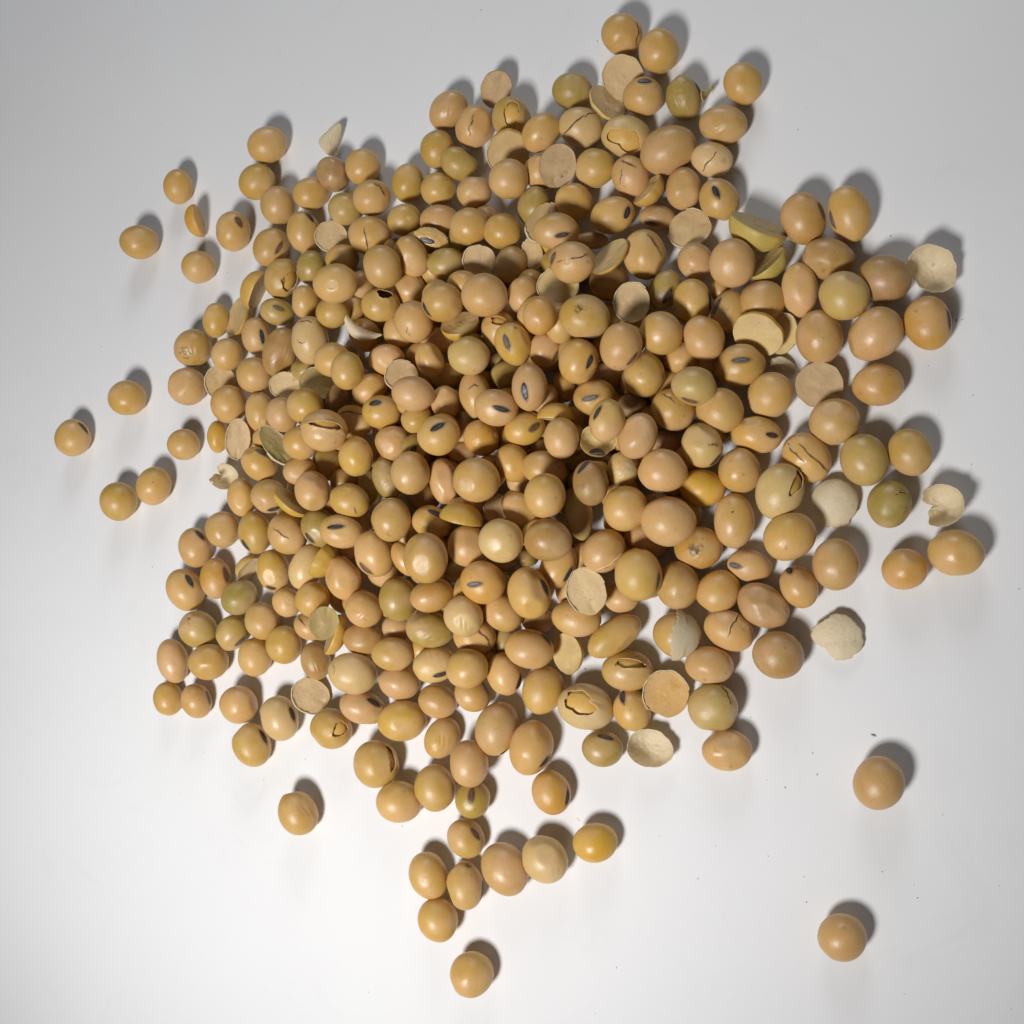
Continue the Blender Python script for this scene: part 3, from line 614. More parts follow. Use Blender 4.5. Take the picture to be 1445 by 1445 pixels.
('B', (34.09, 70.77, 3.16), (0.7578, 0.1457, 0.2391, -0.5894), (3.82, 3.05, 2.79), 'o', (('wr', 0.082, -0.333, 1.007, 0.926), ('h', -0.099, 1.146, 0.112, 'k'), ('curl', 0.263, 1.157, 1.334)), 0, "green soybean with curled flap in the heap's upper right edge", 'soybeans spilled on the white sheet'),
('B', (44.27, 71.05, 3.06), (-0.8074, -0.1826, -0.2038, 0.5226), (3.51, 3.17, 2.82), 't', (), 0, 'lone tan soybean at the upper right end beside the green flapped bean', 'soybeans spilled on the white sheet'),
('B', (40.8, 64.61, 2.98), (-0.9546, -0.2342, -0.1178, 0.1412), (4.17, 3.1, 2.81), 't', (('wr', -0.106, -0.426, -1.357, 0.393),), 0, 'wide tan soybean directly below the lone upper right one', 'soybeans spilled on the white sheet'),
('B', (23.46, 65.93, 3.16), (0.9518, 0.2296, 0.1598, -0.1255), (4.25, 3.37, 2.93), 'w', (('pe', -0.01, -0.143, 0.656, 0.557, 0.131),), 0, "gaping soybean showing yellow inside in the heap's upper right edge", 'soybeans spilled on the white sheet'),
('B', (31.22, 61.27, 4.13), (0.9623, 0.2474, 0.0935, 0.0627), (4.98, 4.11, 4.01), 'p', (('h', 0.367, -0.882, 0.336, 'k'),), 0, 'biggest pink soybean near the top', 'soybeans spilled on the white sheet'),
('B', (38.63, 58.57, 2.75), (-0.9486, -0.2118, -0.134, 0.1933), (3.58, 2.89, 2.56), 'w', (('cr', -0.131, -0.166, 1.243, 0.963), ('pt', 0.581, 0.19, 0.185)), 0, 'cream soybean with a cracked coat directly right of the biggest pink bean near the top', 'soybeans spilled on the white sheet'),
('B', (24.26, 58.23, 3.23), (0.7976, 0.1191, 0.2359, -0.5422), (3.71, 3.24, 3.05), 'p', (('cr', -0.553, 0.143, 0.577, 0.5), ('cr', -0.197, -0.489, -0.645, 0.5)), 0, 'pinkish tan soybean with a cracked coat at the upper left of the plain boat-shaped wedge', 'soybeans spilled on the white sheet'),
('B', (33.62, 54.18, 2.9), (-0.709, -0.0925, -0.2279, 0.661), (3.59, 3.07, 2.75), 'p', (('f',),), 0, 'pinkish tan soybean with flattened sides directly right of the plain boat-shaped wedge', 'soybeans spilled on the white sheet'),
('B', (39.72, 50.96, 3.21), (-0.8369, -0.1419, -0.1856, 0.495), (3.76, 3.14, 3.03), 't', (('h', -0.402, 0.088, -0.141, 'k'),), 0, 'tan soybean with black eye two beans to the right of the plain boat-shaped wedge', 'soybeans spilled on the white sheet'),
('H', (27.32, 54.94, 4.14), (-0.8731, 0.3541, 0.1747, -0.2859), (3.24, 2.91, 2.59), 't', (), 0, "plain boat-shaped wedge in the heap's upper right edge", 'split soybean halves among the beans'),
('B', (21.05, 51.14, 4.17), (0.9652, 0.2221, 0.1264, 0.0559), (4.02, 3.21, 2.81), 't', (('h', 0.687, -0.044, 0.863, 'k'),), 0, 'tan soybean with its black eye up directly above the club-shaped seed piece', 'soybeans spilled on the white sheet'),
('B', (28.88, 50.09, 2.38), (-0.9615, -0.1939, -0.1445, 0.1308), (3.4, 2.05, 1.97), 'b', (('h', -0.368, -0.621, 0.237, 'g'),), 0, 'brown soybean with a grey eye directly below the plain boat-shaped wedge', 'soybeans spilled on the white sheet'),
('H', (34.26, 47.07, 2.68), (0.9914, 0.0158, 0.0217, 0.1285), (3.62, 3.35, 2.08), 't', (), 1, 'tan split half with flat face up at the lower right of the plain boat-shaped wedge', 'split soybean halves among the beans'),
('B', (12.03, 47.89, 8.61), (0.9593, 0.1922, 0.186, -0.09), (4.06, 3.17, 3.07), 't', (('h', 0.29, -0.155, 0.346, 'k'),), 0, 'tan soybean with its black eye up at the upper left of the club-shaped seed piece', 'soybeans spilled on the white sheet'),
('H', (8.65, 51.36, 6.11), (-0.8432, -0.1588, -0.2277, -0.4604), (4.06, 2.58, 1.6), 't', (), 1, 'tan split half with flat face up directly below the brown-faced disc atop the upper beans', 'split soybean halves among the beans'),
('B', (16.42, 40.11, 12.57), (-0.9583, -0.1699, -0.1863, 0.1343), (3.79, 3.43, 3.01), 'p', (('cr', -0.068, 0.193, 0.443, 1.133), ('h', -0.943, 0.044, -1.549, 'g'), ('pt', -0.229, 0.021, 0.167)), 0, 'crumpled pink soybean atop the crest', 'soybeans spilled on the white sheet'),
('H', (6.16, 46.42, 4.75), (0.7511, 0.1665, 0.0709, -0.6349), (2.88, 1.89, 1.17), 't', (), 1, "plain tan split half with flat face up in the heap's upper part", 'split soybean halves among the beans'),
('H', (12.72, 37.59, 9.59), (-0.9921, 0.0138, -0.0872, 0.0896), (3.6, 3.26, 2.02), 'y', (), 1, "plain yellowish tan split half with flat face up in the heap's upper part", 'split soybean halves among the beans'),
('H', (21.54, 42.1, 8.0), (0.9086, -0.257, -0.1007, 0.3135), (3.85, 3.46, 1.35), 't', (), 0, "club-shaped seed piece in the heap's upper right part", 'split soybean halves among the beans'),
('B', (26.98, 42.44, 5.22), (-0.7591, -0.0736, -0.2199, 0.6083), (4.25, 3.66, 3.23), 't', (('f',), ('cr', -0.253, 0.639, 0.233, 0.615)), 0, 'tan soybean with a cracked coat directly right of the club-shaped seed piece', 'soybeans spilled on the white sheet'),
('B', (16.67, 47.77, 2.62), (0.9661, 0.1951, 0.1608, -0.0513), (3.1, 1.5, 1.45), 'a', (), 0, 'orange tan soybean at the upper left of the club-shaped seed piece', 'soybeans spilled on the white sheet'),
('B', (20.35, 38.99, 4.14), (-0.9678, -0.1686, -0.1609, 0.0951), (3.53, 3.2, 3.0), 'b', (), 0, 'brown soybean directly below the club-shaped seed piece', 'soybeans spilled on the white sheet'),
('B', (29.95, 36.32, 3.27), (-0.8135, -0.2129, 0.0008, -0.5412), (3.48, 2.72, 2.53), 'o', (('h', -0.218, -0.282, -0.208, 'k'),), 0, 'olive soybean with its black eye up directly right of the rimmed disc lying flat', 'soybeans spilled on the white sheet'),
('H', (25.61, 33.08, 8.41), (0.7041, 0.0024, 0.254, -0.6631), (3.34, 3.04, 1.89), 'w', (), 1, "rimmed disc lying flat in the heap's upper right part", 'split soybean halves among the beans'),
('B', (35.4, 40.89, 2.99), (0.953, 0.1636, 0.1402, -0.2132), (3.18, 2.96, 2.69), 'p', (), 0, 'pinkish tan soybean two beans to the upper right of the rimmed disc lying flat', 'soybeans spilled on the white sheet'),
('B', (18.52, 30.07, 12.74), (-0.9584, -0.1374, -0.1844, 0.169), (4.22, 3.66, 3.25), 'y', (('st', -0.254, 0.314, 0.279, 'd'), ('h', 0.407, -0.923, 0.183, 'g')), 0, "big soybean with a smudge in the heap's upper part", 'soybeans spilled on the white sheet'),
('B', (11.32, 30.66, 14.75), (0.6683, -0.0134, 0.2463, -0.7018), (3.21, 2.85, 2.46), 'a', (), 0, 'orange tan soybean directly left of the big bean with a smudge', 'soybeans spilled on the white sheet'),
('B', (5.82, 37.24, 8.32), (-0.6926, 0.0012, -0.2586, 0.6734), (3.5, 2.81, 2.71), 'p', (), 0, 'pinkish tan soybean directly right of the large round pinkish bean above centre', 'soybeans spilled on the white sheet'),
('B', (-66.95, 44.3, 2.71), (-0.6382, 0.1261, -0.35, 0.6741), (3.75, 2.72, 2.49), 'y', (), 0, 'yellowish tan soybean at the upper right of the wrinkled bean with green stain', 'soybeans spilled on the white sheet'),
('H', (-61.65, 44.32, 2.82), (0.8244, -0.1457, -0.1324, 0.5307), (4.37, 3.93, 2.08), 't', (), 0, 'tan split half on edge at the upper right of the wrinkled bean with green stain', 'split soybean halves among the beans'),
('B', (-34.49, 39.95, 7.54), (0.9428, 0.1898, 0.2674, 0.0595), (3.32, 3.01, 2.71), 'y', (), 0, 'yellowish tan soybean directly below the bean with small square hole', 'soybeans spilled on the white sheet'),
('B', (-71.77, 38.54, 3.76), (-0.8667, -0.2651, -0.2672, -0.3275), (4.03, 3.83, 3.64), 't', (('wr', -0.105, 0.153, -1.291, 0.815), ('st', -0.471, 0.086, 0.477, 'g')), 0, "wrinkled soybean with green stain in the heap's left edge", 'soybeans spilled on the white sheet'),
('B', (-62.63, 35.95, 4.09), (-0.5476, 0.178, -0.3157, 0.7542), (3.43, 3.15, 2.72), 't', (), 0, 'tan soybean directly right of the wrinkled bean with green stain', 'soybeans spilled on the white sheet'),
('B', (-55.77, 39.09, 3.37), (-0.6723, 0.1042, -0.3379, 0.6504), (3.93, 3.04, 2.75), 'p', (('h', 0.017, 0.371, 0.157, 'k'),), 0, 'pinkish tan soybean with black eye at the upper left of the dark brown shrivelled bean', 'soybeans spilled on the white sheet'),
('B', (-48.88, 34.59, 4.6), (-0.5426, 0.1614, -0.301, 0.7674), (5.07, 3.37, 2.91), 'b', (('wr', -0.112, 0.252, 0.802, 0.569), ('f',)), 0, "dark brown shrivelled soybean in the heap's left part", 'soybeans spilled on the white sheet'),
('B', (-40.41, 35.52, 6.32), (-0.6827, 0.0859, -0.3202, 0.6512), (4.74, 3.78, 3.3), 'w', (('cr', 0.025, -0.513, 1.135, 0.262), ('cr', -0.796, -0.175, 1.135, 0.393)), 0, 'cream soybean with a cracked coat directly right of the dark brown shrivelled bean', 'soybeans spilled on the white sheet'),
('B', (-31.89, 29.2, 11.0), (0.9459, 0.1669, 0.2713, 0.0612), (3.62, 3.35, 3.27), 't', (), 0, 'tan soybean at the lower left of the curved cream husk strip', 'soybeans spilled on the white sheet'),
('B', (-27.35, 25.94, 13.08), (-0.6901, 0.0853, -0.2985, 0.6538), (3.54, 3.03, 2.84), 'y', (), 0, 'yellowish tan soybean directly below the curved cream husk strip', 'soybeans spilled on the white sheet'),
('B', (-72.78, 30.17, 3.79), (0.9231, 0.1683, 0.3329, 0.0932), (4.06, 3.94, 3.59), 'p', (('f',), ('f',)), 0, 'pinkish tan soybean with flattened sides directly below the wrinkled bean with green stain', 'soybeans spilled on the white sheet'),
('B', (-55.12, 30.64, 4.43), (-0.6278, 0.142, -0.3179, 0.6962), (3.68, 3.66, 3.38), 't', (), 0, 'tan soybean at the lower left of the dark brown shrivelled bean', 'soybeans spilled on the white sheet'),
('H', (-64.8, 30.39, 3.11), (-0.6975, 0.094, -0.4089, 0.5809), (3.43, 3.1, 1.92), 'p', (), 1, "plain pinkish tan split half with flat face up in the heap's left edge", 'split soybean halves among the beans'),
('B', (-61.4, 25.09, 4.27), (-0.6606, 0.1455, -0.3228, 0.662), (3.95, 3.74, 3.38), 't', (), 0, 'tan soybean two beans to the upper left of the green splinter-like half', 'soybeans spilled on the white sheet'),
('H', (-46.75, 27.37, 5.02), (-0.957, -0.1375, -0.2555, -0.0045), (3.26, 2.57, 1.59), 'w', (), 1, 'cream split half with flat face up directly below the dark brown shrivelled bean', 'split soybean halves among the beans'),
('H', (-39.22, 26.87, 5.48), (0.9487, -0.095, 0.2828, -0.105), (3.49, 3.23, 2.0), 'o', (), 1, 'olive split half with flat face up directly above the cream bean with broad brown crack', 'split soybean halves among the beans'),
('B', (-53.86, 22.88, 3.58), (-0.6953, 0.1233, -0.3167, 0.6333), (4.21, 2.99, 2.7), 't', (('pt', 0.478, 0.001, 0.2),), 0, 'tan soybean with a small scar at the upper left of the green splinter-like half', 'soybeans spilled on the white sheet'),
('B', (-39.03, 21.43, 9.27), (0.9345, 0.0765, 0.3128, -0.1517), (3.64, 3.45, 3.19), 'y', (), 0, 'yellowish tan soybean at the upper left of the cream bean with broad brown crack', 'soybeans spilled on the white sheet'),
('B', (-46.66, 21.17, 6.21), (-0.7711, 0.0783, -0.3212, 0.5442), (3.5, 3.16, 3.01), 'p', (), 0, 'pinkish tan soybean directly above the green splinter-like half', 'soybeans spilled on the white sheet'),
('B', (-31.11, 14.8, 14.54), (-0.9501, -0.1034, -0.2925, 0.0317), (4.14, 3.68, 3.57), 'p', (('pe', 0.116, 0.286, 0.733, 0.167, -0.172), ('cr', 0.012, 0.806, -0.136, 0.667)), 0, "cream soybean with broad brown crack in the heap's left part", 'soybeans spilled on the white sheet'),
('B', (-65.77, 19.22, 2.13), (0.6447, -0.1688, 0.3118, -0.6772), (3.45, 2.16, 1.9), 's', (), 0, 'orange yellow soybean directly above the torn cream husk of the left edge', 'soybeans spilled on the white sheet'),
('H', (-58.29, 17.45, 4.79), (0.6033, -0.1414, 0.3329, -0.7108), (4.13, 2.39, 1.48), 'w', (), 1, 'cream split half with flat face up directly left of the green splinter-like half', 'split soybean halves among the beans'),
('H', (-48.9, 15.48, 4.94), (-0.8148, 0.2371, -0.3748, 0.3733), (4.4, 2.32, 1.44), 'g', (), 1, "green splinter-like half in the heap's left part", 'split soybean halves among the beans'),
('B', (-39.11, 14.03, 10.4), (0.9454, 0.0846, 0.3072, -0.0693), (3.34, 3.14, 3.01), 't', (), 0, 'tan soybean directly right of the green splinter-like half', 'soybeans spilled on the white sheet'),
('B', (-52.81, 11.94, 4.78), (-0.8715, 0.0334, -0.3319, 0.3595), (3.94, 3.15, 2.76), 't', (('h', -0.317, 0.677, 0.227, 'g'),), 0, 'tan soybean with a grey eye at the lower left of the green splinter-like half', 'soybeans spilled on the white sheet'),
('B', (-73.56, 18.01, 3.18), (0.8415, 0.245, 0.2736, 0.3963), (3.36, 3.29, 2.99), 't', (), 0, 'small lone tan soybean between the left heap edge and the stray pair', 'soybeans spilled on the white sheet'),
('C', (-63.29, 10.55, 2.84), (-0.9171, -0.0173, -0.3471, 0.1954), (3.85, 3.26, 2.93), 'w', (), 'curl', 'torn cream husk of the left edge', 'loose seed husks among the beans'),
('B', (-40.58, 9.18, 8.29), (0.9443, 0.1222, 0.2906, 0.0943), (3.25, 2.75, 2.37), 't', (), 0, 'tan soybean directly above the bright yellow sliver half', 'soybeans spilled on the white sheet'),
('B', (-37.15, 10.88, 4.16), (-0.756, 0.0992, -0.2872, 0.5798), (3.34, 2.9, 2.72), 'o', (), 0, 'olive soybean directly below the cream bean with broad brown crack', 'soybeans spilled on the white sheet'),
('B', (-89.25, 29.39, 3.82), (-0.8776, -0.2321, -0.3194, -0.2718), (4.01, 3.84, 3.67), 't', (), 0, 'lone round tan soybean just right of the leftmost stray', 'soybeans spilled on the white sheet'),
('B', (-104.69, 21.94, 3.67), (0.6447, -0.2055, 0.356, -0.6445), (4.21, 3.79, 3.49), 't', (('h', -0.598, 0.591, 0.55, 'k'),), 0, 'isolated tan soybean farthest left of all on the white sheet', 'soybeans spilled on the white sheet'),
('B', (-21.56, 35.37, 4.44), (-0.6247, 0.0813, -0.2862, 0.722), (3.4, 3.01, 2.85), 'y', (), 0, 'yellowish tan soybean at the lower right of the split-topped hollow bean', 'soybeans spilled on the white sheet'),
('B', (-15.72, 35.06, 9.18), (-0.6887, 0.0461, -0.2902, 0.6628), (3.91, 3.58, 3.18), 'p', (('cr', 0.494, -0.387, 0.157, 0.316),), 0, 'pinkish tan soybean with a cracked coat at the lower right of the split-topped hollow bean', 'soybeans spilled on the white sheet'),
('C', (-27.51, 35.1, 8.8), (0.9117, 0.0826, 0.3024, -0.2657), (3.87, 1.63, 1.47), 'w', (), 'strip', "curved cream husk strip in the heap's upper left part", 'loose seed husks among the beans'),
('H', (-6.44, 33.67, 8.88), (-0.9349, 0.2766, -0.1345, -0.1773), (3.66, 3.29, 2.82), 'y', (), 0, 'yellowish tan split half on edge two beans below the small rimmed split half', 'split soybean halves among the beans'),
('B', (-22.4, 29.17, 7.05), (0.9477, 0.1159, 0.2723, -0.1195), (3.35, 2.9, 2.61), 'p', (('f',), ('f',)), 0, 'pinkish tan soybean with flattened sides at the lower right of the curved cream husk strip', 'soybeans spilled on the white sheet'),
('B', (-12.55, 27.5, 8.87), (-0.7688, 0.0219, -0.2778, 0.5756), (3.24, 2.5, 2.43), 't', (('f',), ('cr', -0.293, -0.628, -0.082, 1.273)), 0, "folded soybean with deep groove in the heap's  part", 'soybeans spilled on the white sheet'),
('B', (-13.31, 32.45, 4.18), (-0.9601, -0.155, -0.2325, 0.0128), (3.24, 2.67, 2.48), 'p', (), 0, 'pinkish tan soybean at the upper right of the folded bean with deep groove', 'soybeans spilled on the white sheet'),
('B', (-3.14, 26.36, 11.76), (0.9507, 0.1119, 0.2384, -0.1636), (3.73, 3.4, 3.06), 'l', (), 0, 'pale greenish soybean directly right of the folded bean with deep groove', 'soybeans spilled on the white sheet'),
('B', (1.1, 31.46, 8.45), (0.8431, 0.0445, 0.2542, -0.4718), (3.3, 3.07, 2.74), 't', (('pe', -0.42, 0.27, 0.48, 0.2, 0.784),), 0, 'tan soybean torn open at the lower right of the large round pinkish bean above centre', 'soybeans spilled on the white sheet'),
('B', (5.12, 27.48, 11.44), (0.7703, 0.0063, 0.2486, -0.5872), (3.82, 2.99, 2.92), 'y', (('h', -0.224, -0.334, 0.11, 'g'), ('st', -0.655, 0.418, 0.125, 'd')), 0, 'yellowish tan soybean with a grey eye directly above the pink bean with long black eye', 'soybeans spilled on the white sheet'),
('H', (-18.67, 25.45, 8.15), (0.9653, 0.029, 0.2564, -0.0412), (3.05, 2.9, 1.8), 't', (), 1, 'tan split half with flat face up two beans below the split-topped hollow bean', 'split soybean halves among the beans'),
('B', (-13.36, 20.15, 13.31), (-0.9577, -0.1127, -0.2543, 0.0736), (3.82, 3.19, 3.12), 'p', (), 0, 'pinkish tan soybean at the lower left of the folded bean with deep groove', 'soybeans spilled on the white sheet'),
('B', (-14.7, 16.48, 9.46), (0.9621, 0.1254, 0.2409, 0.0256), (2.86, 2.73, 2.52), 'y', (), 0, 'yellowish tan soybean two beans below the folded bean with deep groove', 'soybeans spilled on the white sheet'),
('B', (-9.51, 19.42, 8.15), (-0.7451, 0.0474, -0.2581, 0.6132), (3.04, 2.74, 2.52), 'p', (), 0, 'pinkish tan soybean directly below the folded bean with deep groove', 'soybeans spilled on the white sheet'),
('B', (-26.52, 24.01, 6.42), (-0.9247, -0.196, -0.2237, -0.2377), (3.55, 2.83, 2.74), 't', (), 0, 'tan soybean two beans below the curved cream husk strip', 'soybeans spilled on the white sheet'),
('B', (-22.63, 18.88, 8.63), (0.9539, 0.1, 0.2706, -0.0826), (3.57, 3.13, 2.97), 'y', (('h', -0.384, 0.486, 0.278, 'k'),), 0, 'yellowish tan soybean with its black eye up two beans above the grey-green shrivelled bean', 'soybeans spilled on the white sheet'),
('B', (-35.11, 23.56, 3.88), (0.7933, 0.2625, 0.1629, 0.5247), (3.66, 2.49, 2.31), 'b', (), 0, 'brown soybean at the upper right of the cream bean with broad brown crack', 'soybeans spilled on the white sheet'),
('B', (-29.36, 18.08, 7.15), (0.9383, 0.0662, 0.2912, -0.1743), (3.5, 3.0, 2.74), 'w', (('cr', -0.253, 0.462, 0.161, 1.0),), 0, 'cream soybean with a cracked coat directly right of the cream bean with broad brown crack', 'soybeans spilled on the white sheet'),
('B', (-11.34, 25.68, 4.11), (-0.9634, -0.1371, -0.2299, 0.0164), (3.22, 2.53, 2.44), 'o', (), 0, 'olive soybean at the lower right of the folded bean with deep groove', 'soybeans spilled on the white sheet'),
('B', (-3.46, 20.05, 8.39), (-0.7247, 0.0443, -0.2473, 0.6416), (4.34, 2.83, 2.57), 't', (('cr', -0.389, -0.076, 1.574, 0.357),), 0, 'tan soybean with a cracked coat directly left of the pink bean with long black eye', 'soybeans spilled on the white sheet'),
('B', (2.27, 16.42, 12.21), (0.96, 0.0925, 0.2212, -0.1449), (3.84, 3.21, 3.12), 'p', (('h', 0.23, -0.007, -0.01, 'k'),), 0, 'pinkish tan soybean with its black eye up directly left of the lemon-shaped wedge', 'soybeans spilled on the white sheet'),
('B', (-8.49, 12.41, 12.73), (-0.9357, -0.1655, -0.1992, -0.2396), (3.79, 3.52, 3.06), 't', (('h', 0.146, 0.396, 0.07, 'k'),), 0, 'tan soybean with black eye two beans to the upper right of the grey-green shrivelled bean', 'soybeans spilled on the white sheet'),
('B', (-20.17, 12.78, 8.0), (0.9444, 0.0579, 0.2712, -0.1764), (3.56, 3.19, 2.91), 'p', (('f',), ('wr', -0.269, 0.5, -1.067, 0.471)), 0, 'pinkish tan soybean with a wrinkled side directly above the grey-green shrivelled bean', 'soybeans spilled on the white sheet'),
('B', (-2.32, 12.24, 8.37), (0.8318, -0.0165, 0.239, -0.5008), (3.3, 3.06, 2.82), 'a', (('pt', 0.264, 0.732, 0.16),), 0, 'orange tan soybean with a small scar two beans above the tan boat-shaped half', 'soybeans spilled on the white sheet'),
('B', (-15.38, 11.07, 9.38), (0.8432, 0.2103, 0.1659, 0.4662), (2.87, 2.46, 2.4), 'o', (('h', -0.077, -0.052, 0.002, 'k'),), 0, 'olive soybean with its black eye up at the upper right of the grey-green shrivelled bean', 'soybeans spilled on the white sheet'),
('B', (-14.3, 6.23, 12.24), (-0.665, 0.117, -0.2382, 0.6981), (3.83, 3.43, 3.05), 't', (), 0, 'tan soybean directly right of the grey-green shrivelled bean', 'soybeans spilled on the white sheet'),
('B', (-27.41, 10.7, 9.45), (0.7077, -0.1106, 0.2706, -0.6431), (3.73, 3.31, 3.17), 'y', (('st', -0.606, 0.603, 0.217, 'd'),), 0, 'yellowish tan soybean with a dark stain at the upper left of the grey-green shrivelled bean', 'soybeans spilled on the white sheet'),
('B', (-21.53, 6.26, 8.02), (-0.7772, 0.0818, -0.2626, 0.5659), (3.83, 2.5, 2.36), 'g', (('wr', -0.183, -0.174, -0.168, 0.9),), 0, "grey-green shrivelled soybean in the heap's left part", 'soybeans spilled on the white sheet'),
('B', (-9.78, 4.92, 8.15), (0.7315, -0.0871, 0.2329, -0.6348), (4.25, 2.58, 2.44), 'p', (('f',), ('f',), ('wr', -0.858, 0.446, 0.351, 0.362)), 0, 'pinkish tan soybean with a wrinkled side at the upper left of the tan boat-shaped half', 'soybeans spilled on the white sheet'),
('B', (-1.26, 3.9, 12.56), (0.9674, 0.0654, 0.2246, -0.0966), (4.07, 3.83, 3.58), 't', (('pt', -0.43, -0.333, 0.344),), 0, 'tan soybean with a small scar at the upper right of the tan boat-shaped half', 'soybeans spilled on the white sheet'),
('B', (-8.78, 11.13, 3.43), (-0.9691, -0.0984, -0.2255, 0.0157), (2.51, 1.85, 1.81), 'p', (), 0, 'pinkish tan soybean two beans above the tan boat-shaped half', 'soybeans spilled on the white sheet'),
('B', (3.75, 7.35, 8.26), (0.7626, -0.0485, 0.215, -0.6081), (3.51, 2.88, 2.59), 't', (), 0, 'tan soybean at the upper left of the topmost tan bean', 'soybeans spilled on the white sheet'),
('B', (6.02, 13.18, 8.25), (-0.9667, -0.1372, -0.1749, -0.1268), (3.63, 2.87, 2.61), 'y', (('h', 0.472, -0.1, 0.301, 'r'),), 0, 'yellowish tan soybean with a brown eye at the lower left of the lemon-shaped wedge', 'soybeans spilled on the white sheet'),
('B', (1.26, 24.03, 5.03), (-0.9697, -0.1349, -0.2018, 0.0265), (3.12, 2.7, 2.39), 'o', (), 0, 'olive soybean at the upper left of the pink bean with long black eye', 'soybeans spilled on the white sheet'),
('B', (13.31, 30.69, 10.25), (0.6694, -0.009, 0.237, -0.7041), (3.4, 2.72, 2.41), 'y', (), 0, 'yellowish tan soybean directly left of the big bean with a smudge', 'soybeans spilled on the white sheet'),
('B', (30.74, 26.8, 9.4), (-0.8684, -0.0836, -0.18, 0.4544), (3.68, 3.48, 3.37), 't', (), 0, 'tan soybean at the lower right of the rimmed disc lying flat', 'soybeans spilled on the white sheet'),
('B', (25.11, 24.09, 13.3), (0.7845, 0.2061, 0.0218, 0.5844), (3.93, 3.4, 3.27), 'p', (('h', -0.466, -0.679, -0.391, 'r'),), 0, 'pinkish tan soybean with a brown eye directly below the rimmed disc lying flat', 'soybeans spilled on the white sheet'),
('B', (34.99, 33.1, 4.69), (-0.7569, -0.066, -0.1894, 0.622), (3.83, 3.2, 2.79), 'y', (('h', 0.203, 0.92, 0.087, 'k'),), 0, 'yellowish tan soybean with its black eye up directly right of the rimmed disc lying flat', 'soybeans spilled on the white sheet'),
('B', (37.39, 25.57, 7.83), (-0.8101, -0.0698, -0.1698, 0.5568), (3.76, 3.32, 3.1), 'a', (), 0, 'orange tan soybean directly left of the yellow crescent half', 'soybeans spilled on the white sheet'),
('B', (9.79, 26.8, 8.28), (-0.8642, -0.0538, -0.2284, 0.4451), (2.99, 2.87, 2.63), 'p', (('h', 0.727, 0.324, 1.842, 'r'),), 0, 'pinkish tan soybean with a brown eye two beans above the lemon-shaped wedge', 'soybeans spilled on the white sheet'),
('B', (17.17, 22.9, 11.94), (0.7891, 0.2137, 0.0454, 0.5741), (3.81, 3.26, 3.03), 't', (('h', 0.09, -0.572, -0.241, 'k'),), 0, 'tan soybean with its black eye up directly below the big bean with a smudge', 'soybeans spilled on the white sheet'),
('B', (8.28, 19.51, 11.79), (0.6826, -0.0395, 0.2274, -0.6934), (4.03, 3.07, 2.89), 'p', (('h', 0.199, -0.285, 0.084, 'k'),), 0, "pink soybean with long black eye at the heap's centre", 'soybeans spilled on the white sheet'),
('B', (19.76, 22.27, 3.85), (0.978, 0.1309, 0.155, -0.0482), (2.99, 2.48, 2.22), 'b', (), 0, 'brown soybean two beans to the upper right of the lemon-shaped wedge', 'soybeans spilled on the white sheet'),
('B', (27.44, 20.24, 8.35), (-0.7032, -0.0073, -0.1895, 0.6852), (3.8, 3.44, 3.36), 'y', (), 0, 'yellowish tan soybean two beans below the rimmed disc lying flat', 'soybeans spilled on the white sheet'),
('B', (11.53, 21.21, 3.53), (0.7338, -0.0119, 0.2163, -0.6439), (2.79, 2.04, 1.87), 'a', (), 0, 'orange tan soybean directly above the lemon-shaped wedge', 'soybeans spilled on the white sheet'),
('B', (18.9, 17.37, 8.41), (0.9786, 0.1346, 0.1496, 0.0435), (3.64, 3.03, 2.84), 't', (('h', -0.263, 0.009, 0.11, 'g'),), 0, 'tan soybean with a grey eye directly right of the lemon-shaped wedge', 'soybeans spilled on the white sheet'),
('H', (11.89, 14.2, 8.47), (0.6426, 0.7425, 0.0971, -0.1625), (3.33, 3.0, 2.66), 't', (), 0, 'lemon-shaped wedge of the centre', 'split soybean halves among the beans'),
('B', (22.87, 11.71, 14.75), (0.7616, 0.1852, 0.0435, 0.6195), (3.46, 2.89, 2.55), 't', (('h', 0.289, 0.609, -0.335, 'k'),), 0, 'tan soybean with its black eye up directly above the open husk bowl', 'soybeans spilled on the white sheet'),
('C', (19.34, 9.88, 8.5), (-0.9748, -0.0864, -0.1673, 0.1194), (3.38, 2.89, 2.6), 'y', (('h', 0.09, -0.938, 0.192, 'k'),), 'cup', "open husk bowl in the heap's right part", 'loose seed husks among the beans'),
('B', (13.95, 10.19, 11.68), (0.7103, -0.041, 0.2004, -0.6735), (3.48, 3.01, 2.73), 't', (), 0, 'tan soybean directly left of the open husk bowl', 'soybeans spilled on the white sheet'),
('B', (9.65, 5.88, 8.52), (0.973, 0.0726, 0.192, -0.1058), (3.95, 2.96, 2.83), 't', (), 0, 'tan soybean at the lower left of the open husk bowl', 'soybeans spilled on the white sheet'),
('B', (27.16, 9.26, 11.84), (0.8376, 0.1628, 0.059, 0.5181), (3.82, 3.13, 2.97), 'p', (('f',),), 0, 'pinkish tan soybean with flattened sides at the upper right of the grey blistered bean', 'soybeans spilled on the white sheet'),
('B', (23.91, 16.38, 3.64), (-0.9819, -0.1159, -0.1431, 0.0452), (2.82, 2.33, 2.04), 'b', (), 0, 'brown soybean at the upper right of the open husk bowl', 'soybeans spilled on the white sheet'),
('B', (31.96, 14.25, 7.36), (-0.9338, -0.076, -0.1498, 0.3158), (3.78, 3.39, 3.29), 't', (('cr', -0.514, 0.358, -0.283, 0.459),), 0, 'tan soybean cracked two beans to the upper right of the grey blistered bean', 'soybeans spilled on the white sheet'),
